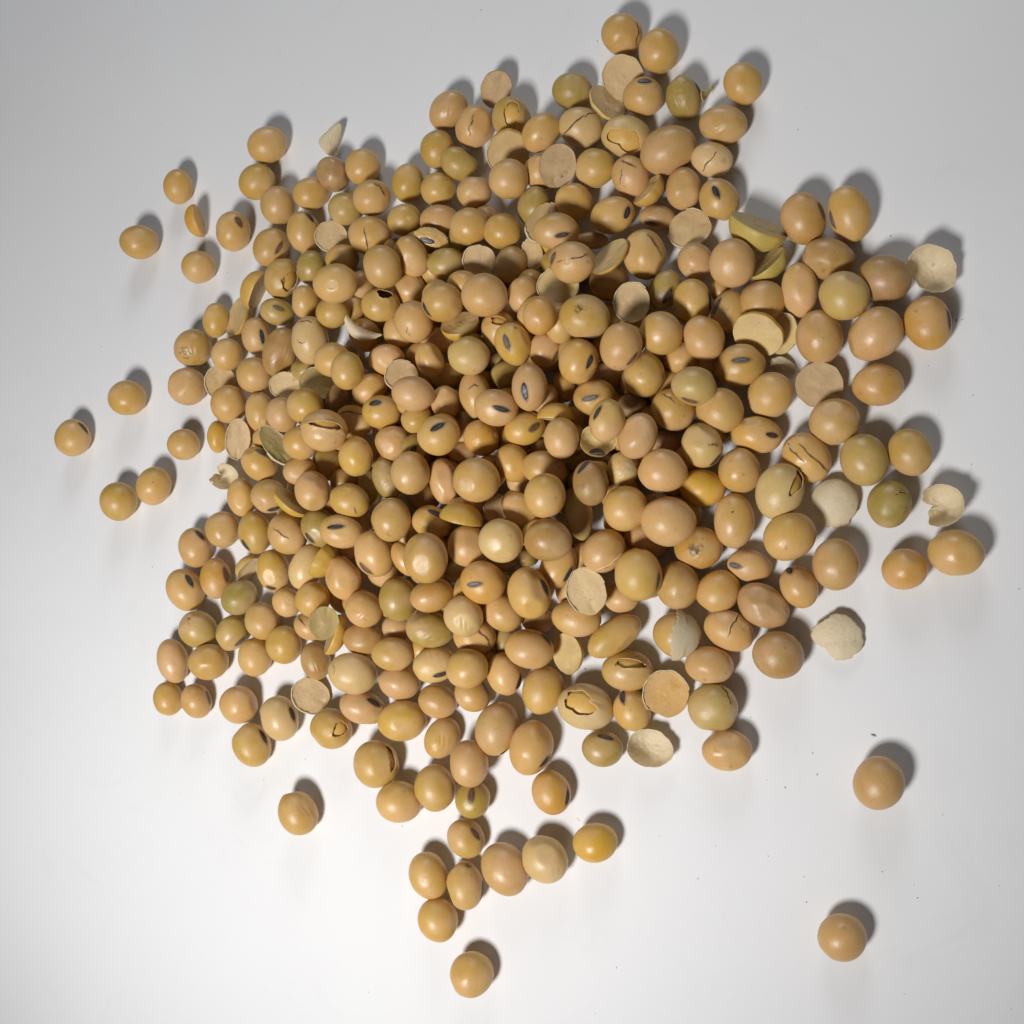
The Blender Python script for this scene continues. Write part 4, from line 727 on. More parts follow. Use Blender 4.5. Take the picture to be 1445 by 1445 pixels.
('B', (36.07, 17.19, 9.62), (-0.9722, -0.1114, -0.1266, 0.1627), (3.68, 3.21, 3.07), 'l', (('h', -0.051, -0.815, 0.044, 'r'),), 0, 'pale greenish soybean with a brown eye two beans above the smooth deep-orange bean', 'soybeans spilled on the white sheet'),
('B', (33.03, 23.41, 5.04), (0.9804, 0.1359, 0.1222, -0.0734), (3.1, 2.62, 2.53), 't', (), 0, 'small tan soybean two beans to the left of the yellow crescent half', 'soybeans spilled on the white sheet'),
('B', (30.68, 3.6, 10.15), (-0.9873, -0.0843, -0.1283, 0.0418), (3.9, 3.59, 3.32), 'p', (('h', -0.164, -1.019, 0.035, 'g'),), 0, 'pinkish tan soybean with a grey eye directly right of the grey blistered bean', 'soybeans spilled on the white sheet'),
('B', (18.99, 2.17, 11.77), (0.7129, -0.0492, 0.1748, -0.6774), (3.78, 2.94, 2.86), 'b', (('h', -0.763, -0.345, 2.494, 'k'),), 0, 'brown soybean with its black eye up directly above the long olive bean wedged deep', 'soybeans spilled on the white sheet'),
('B', (23.52, 4.85, 7.91), (0.6874, -0.0392, 0.1658, -0.706), (2.99, 2.62, 2.26), 'w', (('wr', -0.157, 0.003, 0.331, 1.021), ('st', 0.003, 0.178, 0.685, 'w')), 0, "grey blistered soybean in the heap's right part", 'soybeans spilled on the white sheet'),
('B', (29.61, 9.67, 3.27), (-0.9864, -0.0989, -0.126, 0.0381), (2.88, 2.3, 1.99), 'b', (), 0, 'brown soybean at the upper right of the grey blistered bean', 'soybeans spilled on the white sheet'),
('B', (53.27, 45.02, 3.42), (-0.7616, -0.1273, -0.1665, 0.6132), (4.27, 3.58, 3.19), 'a', (('h', -0.078, 0.9, 0.305, 'g'),), 0, 'left bean of the big upright pair at the upper right', 'soybeans spilled on the white sheet'),
('B', (60.39, 44.57, 3.16), (-0.7588, -0.1386, -0.1506, 0.6183), (4.45, 3.24, 2.89), 't', (('h', -0.055, -0.877, 0.069, 'g'),), 0, 'right bean of the big upright pair, dark eye on its inner side', 'soybeans spilled on the white sheet'),
('H', (46.46, 44.62, 5.0), (0.8506, -0.4445, 0.2517, -0.1243), (4.99, 4.49, 3.99), 'o', (('st', 0.198, 0.114, 0.406, 'w'),), 0, 'broken green half with torn top', 'split soybean halves among the beans'),
('B', (42.08, 38.09, 6.32), (-0.7361, -0.1963, 0.0602, -0.645), (4.0, 3.75, 3.48), 'p', (), 0, 'pinkish tan soybean at the lower left of the broken green half with torn top', 'soybeans spilled on the white sheet'),
('H', (47.16, 38.65, 3.44), (-0.8798, 0.3788, 0.157, -0.2405), (3.48, 3.13, 2.79), 'o', (), 0, 'small olive split half on edge two beans above the yellow crescent half', 'split soybean halves among the beans'),
('B', (56.82, 37.78, 3.06), (-0.9676, -0.175, -0.0709, 0.1678), (4.17, 3.24, 3.02), 'b', (('f',),), 0, 'brown soybean at the upper left of the shiny yellow bean of the right side', 'soybeans spilled on the white sheet'),
('B', (52.18, 33.14, 2.95), (-0.7042, -0.0854, -0.1584, 0.6868), (4.39, 2.98, 2.63), 't', (('f',),), 0, 'tan soybean with flattened sides directly left of the shiny yellow bean of the right side', 'soybeans spilled on the white sheet'),
('B', (59.2, 30.29, 5.51), (-0.9179, -0.1431, -0.0922, 0.3585), (4.01, 3.66, 3.45), 'l', (), 0, "shiny yellow soybean of the right side in the heap's upper right edge", 'soybeans spilled on the white sheet'),
('B', (46.19, 31.82, 3.36), (0.9824, 0.1707, 0.0649, 0.0387), (3.88, 3.54, 3.05), 'p', (), 0, 'pinkish tan soybean directly above the yellow crescent half', 'soybeans spilled on the white sheet'),
('B', (40.83, 30.99, 3.35), (-0.7789, -0.1841, 0.0315, -0.5988), (3.74, 2.97, 2.66), 't', (('h', 0.152, 0.791, -0.425, 'g'),), 0, 'tan soybean with a grey eye at the upper left of the yellow crescent half', 'soybeans spilled on the white sheet'),
('H', (45.55, 25.79, 5.11), (-0.8784, -0.3608, -0.0383, 0.311), (4.2, 3.78, 3.0), 'y', (), 0, "yellow crescent half in the heap's right edge", 'split soybean halves among the beans'),
('H', (48.99, 26.55, 1.99), (-0.646, -0.1503, -0.0475, 0.7469), (3.38, 2.5, 1.55), 'y', (), 1, 'yellowish tan split half with flat face up directly right of the yellow crescent half', 'split soybean halves among the beans'),
('B', (55.01, 24.71, 3.57), (-0.7419, -0.0816, -0.1333, 0.6521), (4.36, 3.62, 3.4), 'p', (), 0, 'pinkish tan soybean directly above the grey-brown flat disc', 'soybeans spilled on the white sheet'),
('B', (42.44, 21.3, 4.26), (-0.986, -0.1359, -0.0894, 0.0379), (4.15, 3.52, 3.28), 't', (('h', 0.023, 0.261, 0.094, 'g'),), 0, 'tan soybean with a grey eye at the lower left of the yellow crescent half', 'soybeans spilled on the white sheet'),
('C', (48.76, 21.61, 0.86), (-0.9501, -0.1149, -0.0996, 0.2724), (2.11, 1.27, 1.14), 'w', (), 'flake', 'cream husk flake at the lower right of the yellow crescent half', 'loose seed husks among the beans'),
('H', (54.61, 17.15, 2.74), (0.9449, 0.1329, 0.0882, -0.2857), (3.79, 3.64, 2.25), 'b', (), 0, "grey-brown flat disc in the heap's right edge", 'split soybean halves among the beans'),
('B', (47.1, 16.2, 3.17), (0.9121, 0.1417, 0.0165, 0.3844), (3.85, 3.62, 3.13), 't', (), 0, 'tan soybean directly above the wide bean with eye at its end', 'soybeans spilled on the white sheet'),
('B', (63.43, 24.12, 3.87), (-0.8576, -0.139, 0.0555, -0.492), (4.48, 3.99, 3.81), 'p', (), 0, 'largest pinkish soybean at the right edge, left of the big orange one', 'soybeans spilled on the white sheet'),
('B', (65.3, 32.97, 3.53), (-0.9531, -0.1631, -0.0581, 0.2481), (4.01, 3.59, 3.5), 'b', (), 0, 'big brown soybean directly left of the big open husk bowl', 'soybeans spilled on the white sheet'),
('C', (72.22, 34.03, 2.11), (-0.9073, -0.1624, -0.0627, 0.3829), (4.28, 3.63, 3.27), 'w', (), 'cup', "big open husk bowl in the heap's upper right edge", 'loose seed husks among the beans'),
('B', (71.14, 25.03, 3.15), (-0.7657, -0.1178, -0.0933, 0.6254), (4.22, 3.45, 2.99), 'a', (('h', 0.092, 0.906, -0.015, 'g'),), 0, 'big orange tan soybean directly below the big open husk bowl', 'soybeans spilled on the white sheet'),
('B', (63.42, 16.13, 3.05), (-0.99, -0.1231, -0.0291, 0.0631), (3.8, 3.36, 3.02), 'a', (), 0, 'orange tan soybean right of the grey-brown flat disc', 'soybeans spilled on the white sheet'),
('B', (56.77, 10.8, 3.36), (0.9931, 0.1097, 0.0401, 0.0131), (3.89, 3.64, 3.27), 't', (), 0, 'tan soybean at the lower right of the grey-brown flat disc', 'soybeans spilled on the white sheet'),
('B', (39.45, 13.58, 6.58), (-0.9277, -0.0783, -0.13, 0.341), (3.95, 3.55, 3.1), 't', (), 0, 'tan soybean at the upper left of the wide bean with eye at its end', 'soybeans spilled on the white sheet'),
('B', (36.6, 7.8, 7.47), (-0.8346, -0.0294, -0.1427, 0.5312), (3.73, 3.31, 3.1), 'w', (('f',), ('f',), ('cr', 0.189, 0.462, 0.896, 0.262), ('h', 0.883, 0.242, 2.136, 'k')), 0, 'cream soybean with its black eye up directly above the smooth deep-orange bean', 'soybeans spilled on the white sheet'),
('B', (44.64, 9.69, 3.33), (-0.9872, -0.0976, -0.0875, 0.0907), (4.22, 3.03, 2.9), 't', (('h', 0.63, 0.1, 0.007, 'k'),), 0, "wide soybean with eye at its end in the heap's right edge", 'soybeans spilled on the white sheet'),
('B', (52.23, 5.38, 3.22), (-0.887, -0.0577, -0.0915, 0.4488), (4.3, 3.44, 3.09), 't', (('cr', -0.452, -0.266, 0.159, 0.638), ('cr', 0.234, 0.246, 0.159, 1.159), ('cr', -0.929, -0.062, 1.773, 0.406)), 0, "soybean with zigzag crack in the heap's right edge", 'soybeans spilled on the white sheet'),
('B', (41.77, 3.92, 4.22), (-0.7013, -0.0005, -0.1244, 0.7019), (3.62, 3.3, 3.18), 't', (), 0, 'tan soybean at the lower left of the wide bean with eye at its end', 'soybeans spilled on the white sheet'),
('B', (35.74, 1.5, 4.34), (-0.9883, -0.0726, -0.1115, 0.0747), (3.83, 3.07, 2.94), 's', (), 0, "smooth deep-orange soybean in the heap's right part", 'soybeans spilled on the white sheet'),
('B', (48.16, -0.02, 5.28), (0.7892, 0.1034, 0.0076, 0.6054), (4.43, 3.53, 3.09), 'w', (('pe', 0.447, -0.659, 0.254, 0.563, -1.721), ('cr', -0.525, 0.513, -0.644, 0.282)), 0, "soybean in a loosened coat in the heap's right edge", 'soybeans spilled on the white sheet'),
('C', (56.09, -1.7, 1.77), (-0.9915, -0.0663, -0.0506, 0.1), (3.68, 3.64, 3.28), 'w', (), 'dome', "cream husk dome with torn hem in the heap's right edge", 'loose seed husks among the beans'),
('B', (60.81, 4.33, 3.54), (-0.7719, -0.0513, -0.0798, 0.6287), (4.13, 3.59, 3.46), 'l', (), 0, 'big pale greenish soybean directly above left of the olive green one', 'soybeans spilled on the white sheet'),
('B', (67.47, 5.13, 2.95), (-0.7983, -0.0687, -0.0624, 0.595), (3.73, 3.19, 2.82), 'y', (), 0, 'yellowish stray soybean above the green bean and the curled husk', 'soybeans spilled on the white sheet'),
('B', (40.65, -4.18, 3.8), (0.6868, -0.0219, 0.1091, -0.7182), (4.43, 3.3, 3.07), 't', (('st', -0.309, -0.069, 0.069, 'd'),), 0, 'tan soybean with a dark stain at the upper right of the mouldy orange bean', 'soybeans spilled on the white sheet'),
('B', (49.34, -7.3, 5.62), (0.983, 0.0652, 0.0559, 0.1624), (4.14, 3.7, 3.46), 't', (), 0, 'tan soybean directly below the bean in a loosened coat', 'soybeans spilled on the white sheet'),
('B', (31.11, -4.42, 8.94), (0.984, 0.0501, 0.1296, -0.1114), (4.35, 3.94, 3.68), 'p', (), 0, 'pinkish tan soybean at the upper left of the mouldy orange bean', 'soybeans spilled on the white sheet'),
('B', (34.71, -8.27, 3.5), (-0.9875, -0.0394, -0.1135, 0.1022), (3.94, 3.42, 2.98), 'a', (('st', -0.132, -0.096, 0.402, 'm'), ('wr', 0.031, -0.405, -1.23, 0.533)), 0, "mouldy orange soybean in the heap's lower right part", 'soybeans spilled on the white sheet'),
('B', (64.14, -2.8, 3.12), (-0.6898, -0.0334, -0.0628, 0.7205), (3.65, 3.2, 3.01), 'g', (('cr', -0.47, 0.511, 1.931, 0.312),), 0, 'olive green soybean of the right edge', 'soybeans spilled on the white sheet'),
('C', (71.29, -3.14, 1.78), (-0.987, -0.0657, 0.0125, -0.1464), (4.23, 3.92, 3.53), 'w', (), 'curl', "torn curled husk in the heap's right edge", 'loose seed husks among the beans'),
('B', (73.01, -10.56, 3.29), (0.9968, 0.0452, -0.0051, -0.0663), (4.01, 3.43, 3.29), 't', (), 0, 'biggest soybean at the far right, wide and tan, farthest right of all', 'soybeans spilled on the white sheet'),
('B', (65.74, -12.82, 2.99), (0.9969, 0.0385, 0.0119, 0.0671), (3.36, 3.15, 3.02), 'a', (), 0, 'orange tan soybean touching the farthest right bean on its left', 'soybeans spilled on the white sheet'),
('B', (56.0, -11.76, 3.28), (-0.7484, -0.0011, -0.0605, 0.6605), (3.99, 3.53, 3.18), 'p', (), 0, 'pinkish upright soybean at the lower right heap edge beside the round-eyed bean', 'soybeans spilled on the white sheet'),
('B', (-80.89, 9.54, 3.56), (0.7553, 0.2801, 0.2498, 0.5373), (4.1, 3.62, 3.42), 't', (), 0, 'tan upper right bean of the touching pair of strays left of the heap', 'soybeans spilled on the white sheet'),
('B', (-90.1, 6.87, 3.78), (0.7343, -0.1699, 0.3487, -0.5572), (4.2, 3.81, 3.67), 'y', (), 0, 'yellowish half of the touching pair of strays at the left', 'soybeans spilled on the white sheet'),
('B', (-57.82, 5.69, 3.59), (-0.7095, 0.1566, -0.299, 0.6186), (3.93, 2.82, 2.73), 't', (), 0, 'tan soybean two beans to the lower left of the green splinter-like half', 'soybeans spilled on the white sheet'),
('B', (-50.35, 5.25, 4.49), (-0.9157, 0.0021, -0.3256, 0.2355), (3.62, 3.42, 3.01), 't', (('h', 0.576, -0.557, 0.669, 'k'),), 0, 'tan soybean with its black eye up directly left of the bright yellow sliver half', 'soybeans spilled on the white sheet'),
('H', (-42.27, 3.51, 7.95), (0.746, -0.5044, 0.4266, -0.0845), (3.94, 3.55, 1.99), 'y', (), 0, "bright yellow sliver half in the heap's left part", 'split soybean halves among the beans'),
('B', (-36.46, 4.7, 9.86), (-0.7103, 0.1357, -0.2755, 0.6334), (3.79, 3.32, 3.12), 'p', (('f',),), 0, 'pinkish tan soybean with flattened sides at the upper right of the bright yellow sliver half', 'soybeans spilled on the white sheet'),
('B', (-62.33, -0.68, 3.33), (-0.7513, 0.153, -0.3064, 0.5641), (3.8, 3.53, 3.13), 't', (), 0, 'tan soybean at the upper left of the pale wedge between two beans', 'soybeans spilled on the white sheet'),
('B', (-54.04, -1.7, 3.76), (-0.6939, 0.1747, -0.2781, 0.6408), (4.32, 3.34, 3.1), 'y', (('h', 0.544, -0.674, 0.596, 'k'),), 0, 'yellowish tan soybean with its black eye up directly above the pale wedge between two beans', 'soybeans spilled on the white sheet'),
('B', (-44.73, -2.49, 5.78), (-0.837, 0.0924, -0.3, 0.4482), (4.17, 3.71, 3.61), 't', (('cr', -0.199, -0.328, 0.439, 0.561),), 0, 'tan soybean with a cracked coat directly below the bright yellow sliver half', 'soybeans spilled on the white sheet'),
('B', (-37.36, -1.76, 5.9), (-0.8466, 0.0792, -0.2894, 0.4397), (3.83, 3.4, 3.08), 'o', (('h', 0.125, -0.822, -0.109, 'k'),), 0, 'olive soybean with black eye at the lower right of the bright yellow sliver half', 'soybeans spilled on the white sheet'),
('B', (-30.0, -3.2, 9.61), (0.9539, 0.0377, 0.2872, -0.0791), (4.07, 3.06, 2.72), 't', (('h', -0.347, 0.232, 0.257, 'k'),), 0, 'tan soybean with black eye at the upper left of the bean with long brown seam', 'soybeans spilled on the white sheet'),
('B', (-69.26, -4.01, 3.27), (0.732, -0.1765, 0.3057, -0.5828), (4.15, 3.39, 3.1), 'p', (('h', -0.603, 0.416, 0.28, 'k'),), 0, 'pinkish tan soybean with black eye directly left of the pale wedge between two beans', 'soybeans spilled on the white sheet'),
('B', (-71.06, -12.55, 3.59), (0.7598, -0.1807, 0.3053, -0.5448), (4.43, 3.64, 3.42), 't', (('h', -0.385, 0.346, 0.109, 'k'),), 0, 'tan soybean with its black eye up directly left of the smooth green bean', 'soybeans spilled on the white sheet'),
('B', (-63.9, -10.54, 2.99), (-0.7024, 0.1987, -0.2787, 0.6241), (4.09, 3.22, 2.81), 'a', (('h', -0.186, 0.625, 0.064, 'r'),), 0, 'orange tan soybean with a brown eye at the upper left of the smooth green bean', 'soybeans spilled on the white sheet'),
('H', (-55.84, -8.73, 2.69), (0.6849, 0.5767, 0.4198, 0.1486), (2.95, 2.65, 2.3), 'w', (), 0, 'pale wedge between two beans', 'split soybean halves among the beans'),
('B', (-57.65, -14.41, 3.28), (-0.8966, -0.1287, -0.3051, -0.294), (3.75, 3.45, 3.02), 'g', (), 0, "smooth green soybean in the heap's lower left edge", 'soybeans spilled on the white sheet'),
('B', (-49.22, -9.48, 3.83), (-0.7287, 0.1702, -0.268, 0.6068), (4.25, 3.23, 3.04), 'y', (('h', 0.779, -0.351, 1.382, 'k'), ('wr', 0.152, 0.134, -0.09, 0.449)), 0, 'yellowish tan soybean with black eye directly right of the pale wedge between two beans', 'soybeans spilled on the white sheet'),
('B', (-40.78, -9.16, 5.02), (0.7471, 0.2196, 0.2087, 0.5917), (4.41, 3.27, 3.14), 'w', (), 0, 'cream soybean directly right of the pale wedge between two beans', 'soybeans spilled on the white sheet'),
('H', (-35.95, -7.79, 7.4), (0.6294, -0.5907, -0.2301, 0.4494), (3.63, 3.26, 2.88), 'y', (), 0, 'yellowish tan split half on edge directly left of the bean with long brown seam', 'split soybean halves among the beans'),
('B', (-31.3, -11.43, 6.53), (-0.7374, 0.1516, -0.2414, 0.6123), (4.17, 3.31, 3.0), 'p', (('h', -0.661, 0.713, 0.333, 'k'), ('f',)), 0, 'pinkish tan soybean with its black eye up directly above the slit half standing on edge', 'soybeans spilled on the white sheet'),
('B', (-38.25, -15.35, 6.05), (-0.9052, 0.0694, -0.2897, 0.3032), (3.3, 3.24, 3.0), 't', (), 0, 'tan soybean two beans to the right of the smooth green bean', 'soybeans spilled on the white sheet'),
('B', (-46.31, -15.6, 3.15), (-0.9047, 0.0714, -0.3014, 0.2926), (2.92, 2.77, 2.45), 't', (('pt', 0.056, 0.165, 0.293),), 0, 'tan soybean with a small scar directly right of the smooth green bean', 'soybeans spilled on the white sheet'),
('B', (-41.02, -20.31, 2.96), (-0.9346, 0.0483, -0.2946, 0.1934), (3.16, 2.59, 2.31), 'p', (('cr', -0.664, 0.163, -0.46, 0.667),), 0, 'pinkish tan soybean with a cracked coat directly left of the slit half standing on edge', 'soybeans spilled on the white sheet'),
('H', (-34.07, -19.9, 8.48), (0.7191, 0.2866, 0.2942, 0.5605), (3.16, 2.85, 2.53), 'o', (), 0, 'slit half standing on edge', 'split soybean halves among the beans'),
('H', (-34.83, -21.8, 4.8), (0.7074, -0.3677, -0.1851, 0.5746), (3.88, 3.49, 2.6), 't', (), 0, 'tan split half on edge at the lower right of the slit half standing on edge', 'split soybean halves among the beans'),
('B', (-51.99, -19.1, 3.22), (-0.8144, 0.1502, -0.2827, 0.484), (3.83, 3.42, 2.98), 't', (), 0, 'tan soybean at the lower right of the smooth green bean', 'soybeans spilled on the white sheet'),
('B', (-67.29, -20.64, 3.64), (-0.9028, 0.0833, -0.3376, 0.2531), (3.96, 3.7, 3.52), 'o', (('cr', -0.707, 0.214, -0.658, 0.37),), 0, 'olive soybean with a cracked coat at the lower left of the smooth green bean', 'soybeans spilled on the white sheet'),
('B', (-59.25, -21.4, 3.04), (-0.7782, -0.1955, -0.2695, -0.5325), (3.64, 3.11, 2.89), 'o', (('h', -0.347, -0.696, -0.474, 'g'),), 0, 'olive soybean with a grey eye directly below the smooth green bean', 'soybeans spilled on the white sheet'),
('B', (-46.57, -23.8, 3.27), (0.7809, -0.1742, 0.2561, -0.5425), (3.77, 3.52, 3.16), 'y', (), 0, 'yellowish tan soybean at the lower left of the slit half standing on edge', 'soybeans spilled on the white sheet'),
('B', (-27.71, 6.0, 3.79), (-0.7248, 0.1121, -0.2586, 0.6287), (3.56, 2.31, 2.2), 'o', (), 0, 'olive soybean at the lower left of the grey-green shrivelled bean', 'soybeans spilled on the white sheet'),
('B', (-28.87, 2.49, 8.99), (0.9356, 0.0164, 0.2889, -0.2025), (3.83, 3.2, 2.81), 'y', (('cr', 0.481, -0.42, -0.993, 0.302),), 0, 'yellowish tan soybean with a cracked coat at the lower left of the grey-green shrivelled bean', 'soybeans spilled on the white sheet'),
('B', (-18.19, -1.99, 11.95), (0.6762, -0.1375, 0.2299, -0.6863), (3.97, 3.5, 3.07), 't', (('cr', 0.664, -0.145, 0.343, 0.171),), 0, 'tan soybean cracked at the upper right of the bean with long brown seam', 'soybeans spilled on the white sheet'),
('B', (-16.05, 3.09, 3.91), (-0.9619, -0.0542, -0.2498, 0.0968), (3.06, 2.54, 2.22), 'b', (), 0, 'brown soybean at the lower right of the grey-green shrivelled bean', 'soybeans spilled on the white sheet'),
('H', (-4.2, -2.96, 12.62), (0.5868, 0.7675, 0.0615, -0.2506), (3.71, 3.34, 2.96), 't', (), 0, 'tan boat-shaped half of the centre', 'split soybean halves among the beans'),
('B', (-11.76, -2.29, 8.55), (-0.9638, -0.0418, -0.2449, 0.097), (3.59, 2.96, 2.86), 't', (('h', 0.05, 0.618, -0.258, 'k'),), 0, 'tan soybean with its black eye up directly left of the tan boat-shaped half', 'soybeans spilled on the white sheet'),
('H', (-1.59, 0.21, 3.52), (0.6381, -0.0988, 0.3282, -0.6894), (2.55, 2.15, 1.33), 't', (), 1, 'tan split half with flat face up directly right of the tan boat-shaped half', 'split soybean halves among the beans'),
('B', (-4.33, -6.87, 9.4), (0.91, -0.0287, 0.2272, -0.3457), (3.64, 3.51, 3.15), 'p', (('f',), ('f',)), 0, 'pinkish tan soybean with flattened sides directly below the tan boat-shaped half', 'soybeans spilled on the white sheet'),
('B', (3.33, -6.64, 12.4), (-0.9601, -0.0173, -0.2129, 0.1802), (3.88, 3.64, 3.49), 'w', (), 0, 'cream soybean at the upper right of the orange bean with grey eye', 'soybeans spilled on the white sheet'),
('B', (-22.99, -7.63, 9.33), (-0.7845, 0.1145, -0.2469, 0.5573), (4.31, 3.62, 3.39), 't', (('h', 0.446, -0.711, 0.487, 'r'),), 0, "soybean with long brown seam in the heap's lower left part", 'soybeans spilled on the white sheet'),
('B', (-9.21, -9.31, 15.53), (0.7415, -0.1199, 0.2168, -0.6235), (4.29, 3.78, 3.34), 't', (('f',),), 0, "big tan soybean with pinched tip in the heap's lower part", 'soybeans spilled on the white sheet'),
('B', (-16.66, -8.81, 9.88), (-0.8335, 0.0877, -0.2427, 0.4885), (3.34, 1.91, 1.75), 'a', (), 0, 'orange tan soybean directly left of the big tan bean with pinched tip', 'soybeans spilled on the white sheet'),
('B', (-19.32, -15.65, 7.02), (0.7467, -0.1423, 0.2153, -0.6131), (4.16, 3.49, 3.16), 'o', (), 0, 'olive soybean at the upper left of the olive bean with deep wrinkles', 'soybeans spilled on the white sheet'),
('B', (-10.94, -15.35, 10.06), (-0.9594, -0.0639, -0.2338, -0.1443), (3.89, 2.89, 2.74), 'a', (), 0, 'orange tan soybean directly above the olive bean with deep wrinkles', 'soybeans spilled on the white sheet'),
('B', (-0.45, -13.48, 11.27), (0.9665, 0.0048, 0.2181, -0.135), (3.92, 3.54, 3.09), 'a', (('h', -0.39, -0.222, 0.439, 'g'),), 0, "orange soybean with grey eye in the heap's lower part", 'soybeans spilled on the white sheet'),
('B', (-13.04, -21.16, 6.75), (0.9673, -0.0078, 0.2419, -0.0755), (4.22, 3.31, 3.15), 'o', (('wr', 0.043, -0.335, -1.234, 0.732),), 0, "olive soybean with deep wrinkles in the heap's lower part", 'soybeans spilled on the white sheet'),
('B', (-4.05, -19.18, 11.45), (0.8563, -0.092, 0.2063, -0.4645), (3.55, 3.36, 3.22), 'w', (('f',), ('wr', 0.442, -0.262, 0.294, 0.425)), 0, 'cream soybean with a wrinkled side directly right of the olive bean with deep wrinkles', 'soybeans spilled on the white sheet'),
('B', (1.47, -18.39, 7.27), (0.9218, -0.0505, 0.2005, -0.328), (3.59, 3.21, 3.02), 't', (), 0, 'tan soybean at the lower right of the orange bean with grey eye', 'soybeans spilled on the white sheet'),
('B', (-26.81, -17.41, 6.38), (0.9197, -0.0596, 0.2672, -0.2816), (3.58, 3.28, 2.96), 'p', (('wr', 0.127, -0.478, -0.881, 0.738),), 0, 'pinkish tan soybean wrinkled at the upper right of the slit half standing on edge', 'soybeans spilled on the white sheet'),
('B', (-28.01, -22.81, 4.21), (0.9569, -0.0222, 0.2719, -0.0993), (3.86, 3.05, 2.81), 'b', (), 0, 'brown soybean directly above the cream bean with lifted beak', 'soybeans spilled on the white sheet'),
('B', (-21.68, -20.76, 3.25), (0.9658, 0.0036, 0.2576, -0.0306), (2.78, 2.51, 2.39), 'p', (), 0, 'pinkish tan soybean directly left of the olive bean with deep wrinkles', 'soybeans spilled on the white sheet'),
('B', (-4.38, -22.45, 6.23), (-0.961, 0.0305, -0.2177, 0.1675), (3.78, 3.37, 2.98), 'p', (('cr', 0.275, 0.225, -0.524, 0.982),), 0, 'pinkish tan soybean with a cracked coat directly right of the olive bean with deep wrinkles', 'soybeans spilled on the white sheet'),
('B', (-20.54, -25.53, 6.36), (0.9644, -0.016, 0.2584, -0.0536), (3.89, 3.02, 2.7), 't', (), 0, 'tan soybean at the lower left of the olive bean with deep wrinkles', 'soybeans spilled on the white sheet'),
('B', (12.41, 0.08, 15.32), (0.6823, -0.0765, 0.1845, -0.7032), (3.64, 3.4, 3.23), 't', (), 0, 'topmost tan soybean of the centre', 'soybeans spilled on the white sheet'),
('B', (24.15, -1.98, 9.95), (0.8433, 0.1363, 0.0861, 0.5127), (3.75, 3.62, 3.51), 't', (), 0, 'tan soybean directly below the grey blistered bean', 'soybeans spilled on the white sheet'),
('B', (14.79, -1.88, 5.89), (0.7427, -0.0572, 0.1719, -0.6447), (4.67, 2.45, 2.15), 'o', (('f',),), 0, 'long olive soybean wedged deep', 'soybeans spilled on the white sheet'),
('B', (5.19, -1.04, 8.22), (0.914, -0.0026, 0.2084, -0.3481), (3.48, 2.85, 2.52), 't', (), 0, 'tan soybean at the lower left of the topmost tan bean', 'soybeans spilled on the white sheet'),
('B', (12.43, -7.1, 14.18), (-0.9717, -0.03, -0.189, 0.1385), (3.87, 3.52, 3.37), 'b', (), 0, 'brown soybean at the lower left of the long olive bean wedged deep', 'soybeans spilled on the white sheet'),
('B', (11.7, -10.94, 7.42), (0.8352, 0.1301, 0.1289, 0.5185), (4.14, 2.92, 2.73), 't', (('h', -0.141, -0.726, -0.05, 'k'),), 0, 'tan soybean with its black eye up directly below the long olive bean wedged deep', 'soybeans spilled on the white sheet'),
('B', (20.14, -8.64, 8.66), (0.9295, 0.0997, 0.1295, 0.3307), (3.92, 3.31, 3.25), 'p', (('cr', -0.125, -0.706, -0.184, 0.787),), 0, 'pinkish tan soybean with a cracked coat directly above the split half cupped in papery husk', 'soybeans spilled on the white sheet'),
('B', (25.94, -12.77, 8.63), (0.8285, -0.044, 0.137, -0.5412), (4.18, 3.96, 3.85), 'y', (('cr', -0.807, 0.498, 0.609, 0.143), ('h', 0.554, 0.644, -0.181, 'g')), 0, 'yellowish tan soybean with grey eye directly right of the split half cupped in papery husk', 'soybeans spilled on the white sheet'),
('B', (7.9, -15.46, 11.09), (0.8004, -0.0875, 0.1742, -0.5669), (4.42, 3.6, 3.46), 't', (('h', -0.039, 0.818, 0.086, 'k'),), 0, 'tan soybean with its black eye up directly right of the orange bean with grey eye', 'soybeans spilled on the white sheet'),
('H', (17.4, -15.36, 9.49), (0.7993, -0.0376, 0.1445, -0.5821), (3.89, 3.21, 1.99), 'w', (), 1, "split half cupped in papery husk in the heap's lower part", 'split soybean halves among the beans'),
('B', (14.53, -19.5, 6.36), (-0.9831, -0.005, -0.1703, 0.0671), (4.1, 3.13, 2.84), 't', (), 0, 'tan soybean directly below the split half cupped in papery husk', 'soybeans spilled on the white sheet'),
('B', (21.36, -16.06, 3.15), (0.9887, 0.0274, 0.1473, 0.0045), (3.02, 2.54, 2.38), 't', (), 0, 'tan soybean directly right of the split half cupped in papery husk', 'soybeans spilled on the white sheet'),
('B', (20.26, -22.56, 4.29), (0.9439, 0.0519, 0.1427, 0.2933), (5.17, 2.73, 2.41), 'y', (('f',),), 0, "long yellow kidney-shaped soybean in the heap's lower right part", 'soybeans spilled on the white sheet'),
('B', (31.22, -14.36, 4.22), (0.7332, -0.0568, 0.1105, -0.6686), (3.99, 3.5, 3.33), 't', (), 0, 'tan soybean at the lower left of the mouldy orange bean', 'soybeans spilled on the white sheet'),
('B', (26.04, -6.41, 3.88), (-0.9709, -0.0293, -0.1425, 0.19), (3.82, 2.89, 2.75), 'a', (), 0, 'orange tan soybean directly left of the mouldy orange bean', 'soybeans spilled on the white sheet'),
('B', (30.73, -22.38, 3.49), (-0.9917, -0.0027, -0.1212, 0.042), (3.94, 3.63, 3.44), 'y', (('flap', 0.434, 0.006),), 0, "yellow soybean under a pale flap in the heap's lower right edge", 'soybeans spilled on the white sheet'),
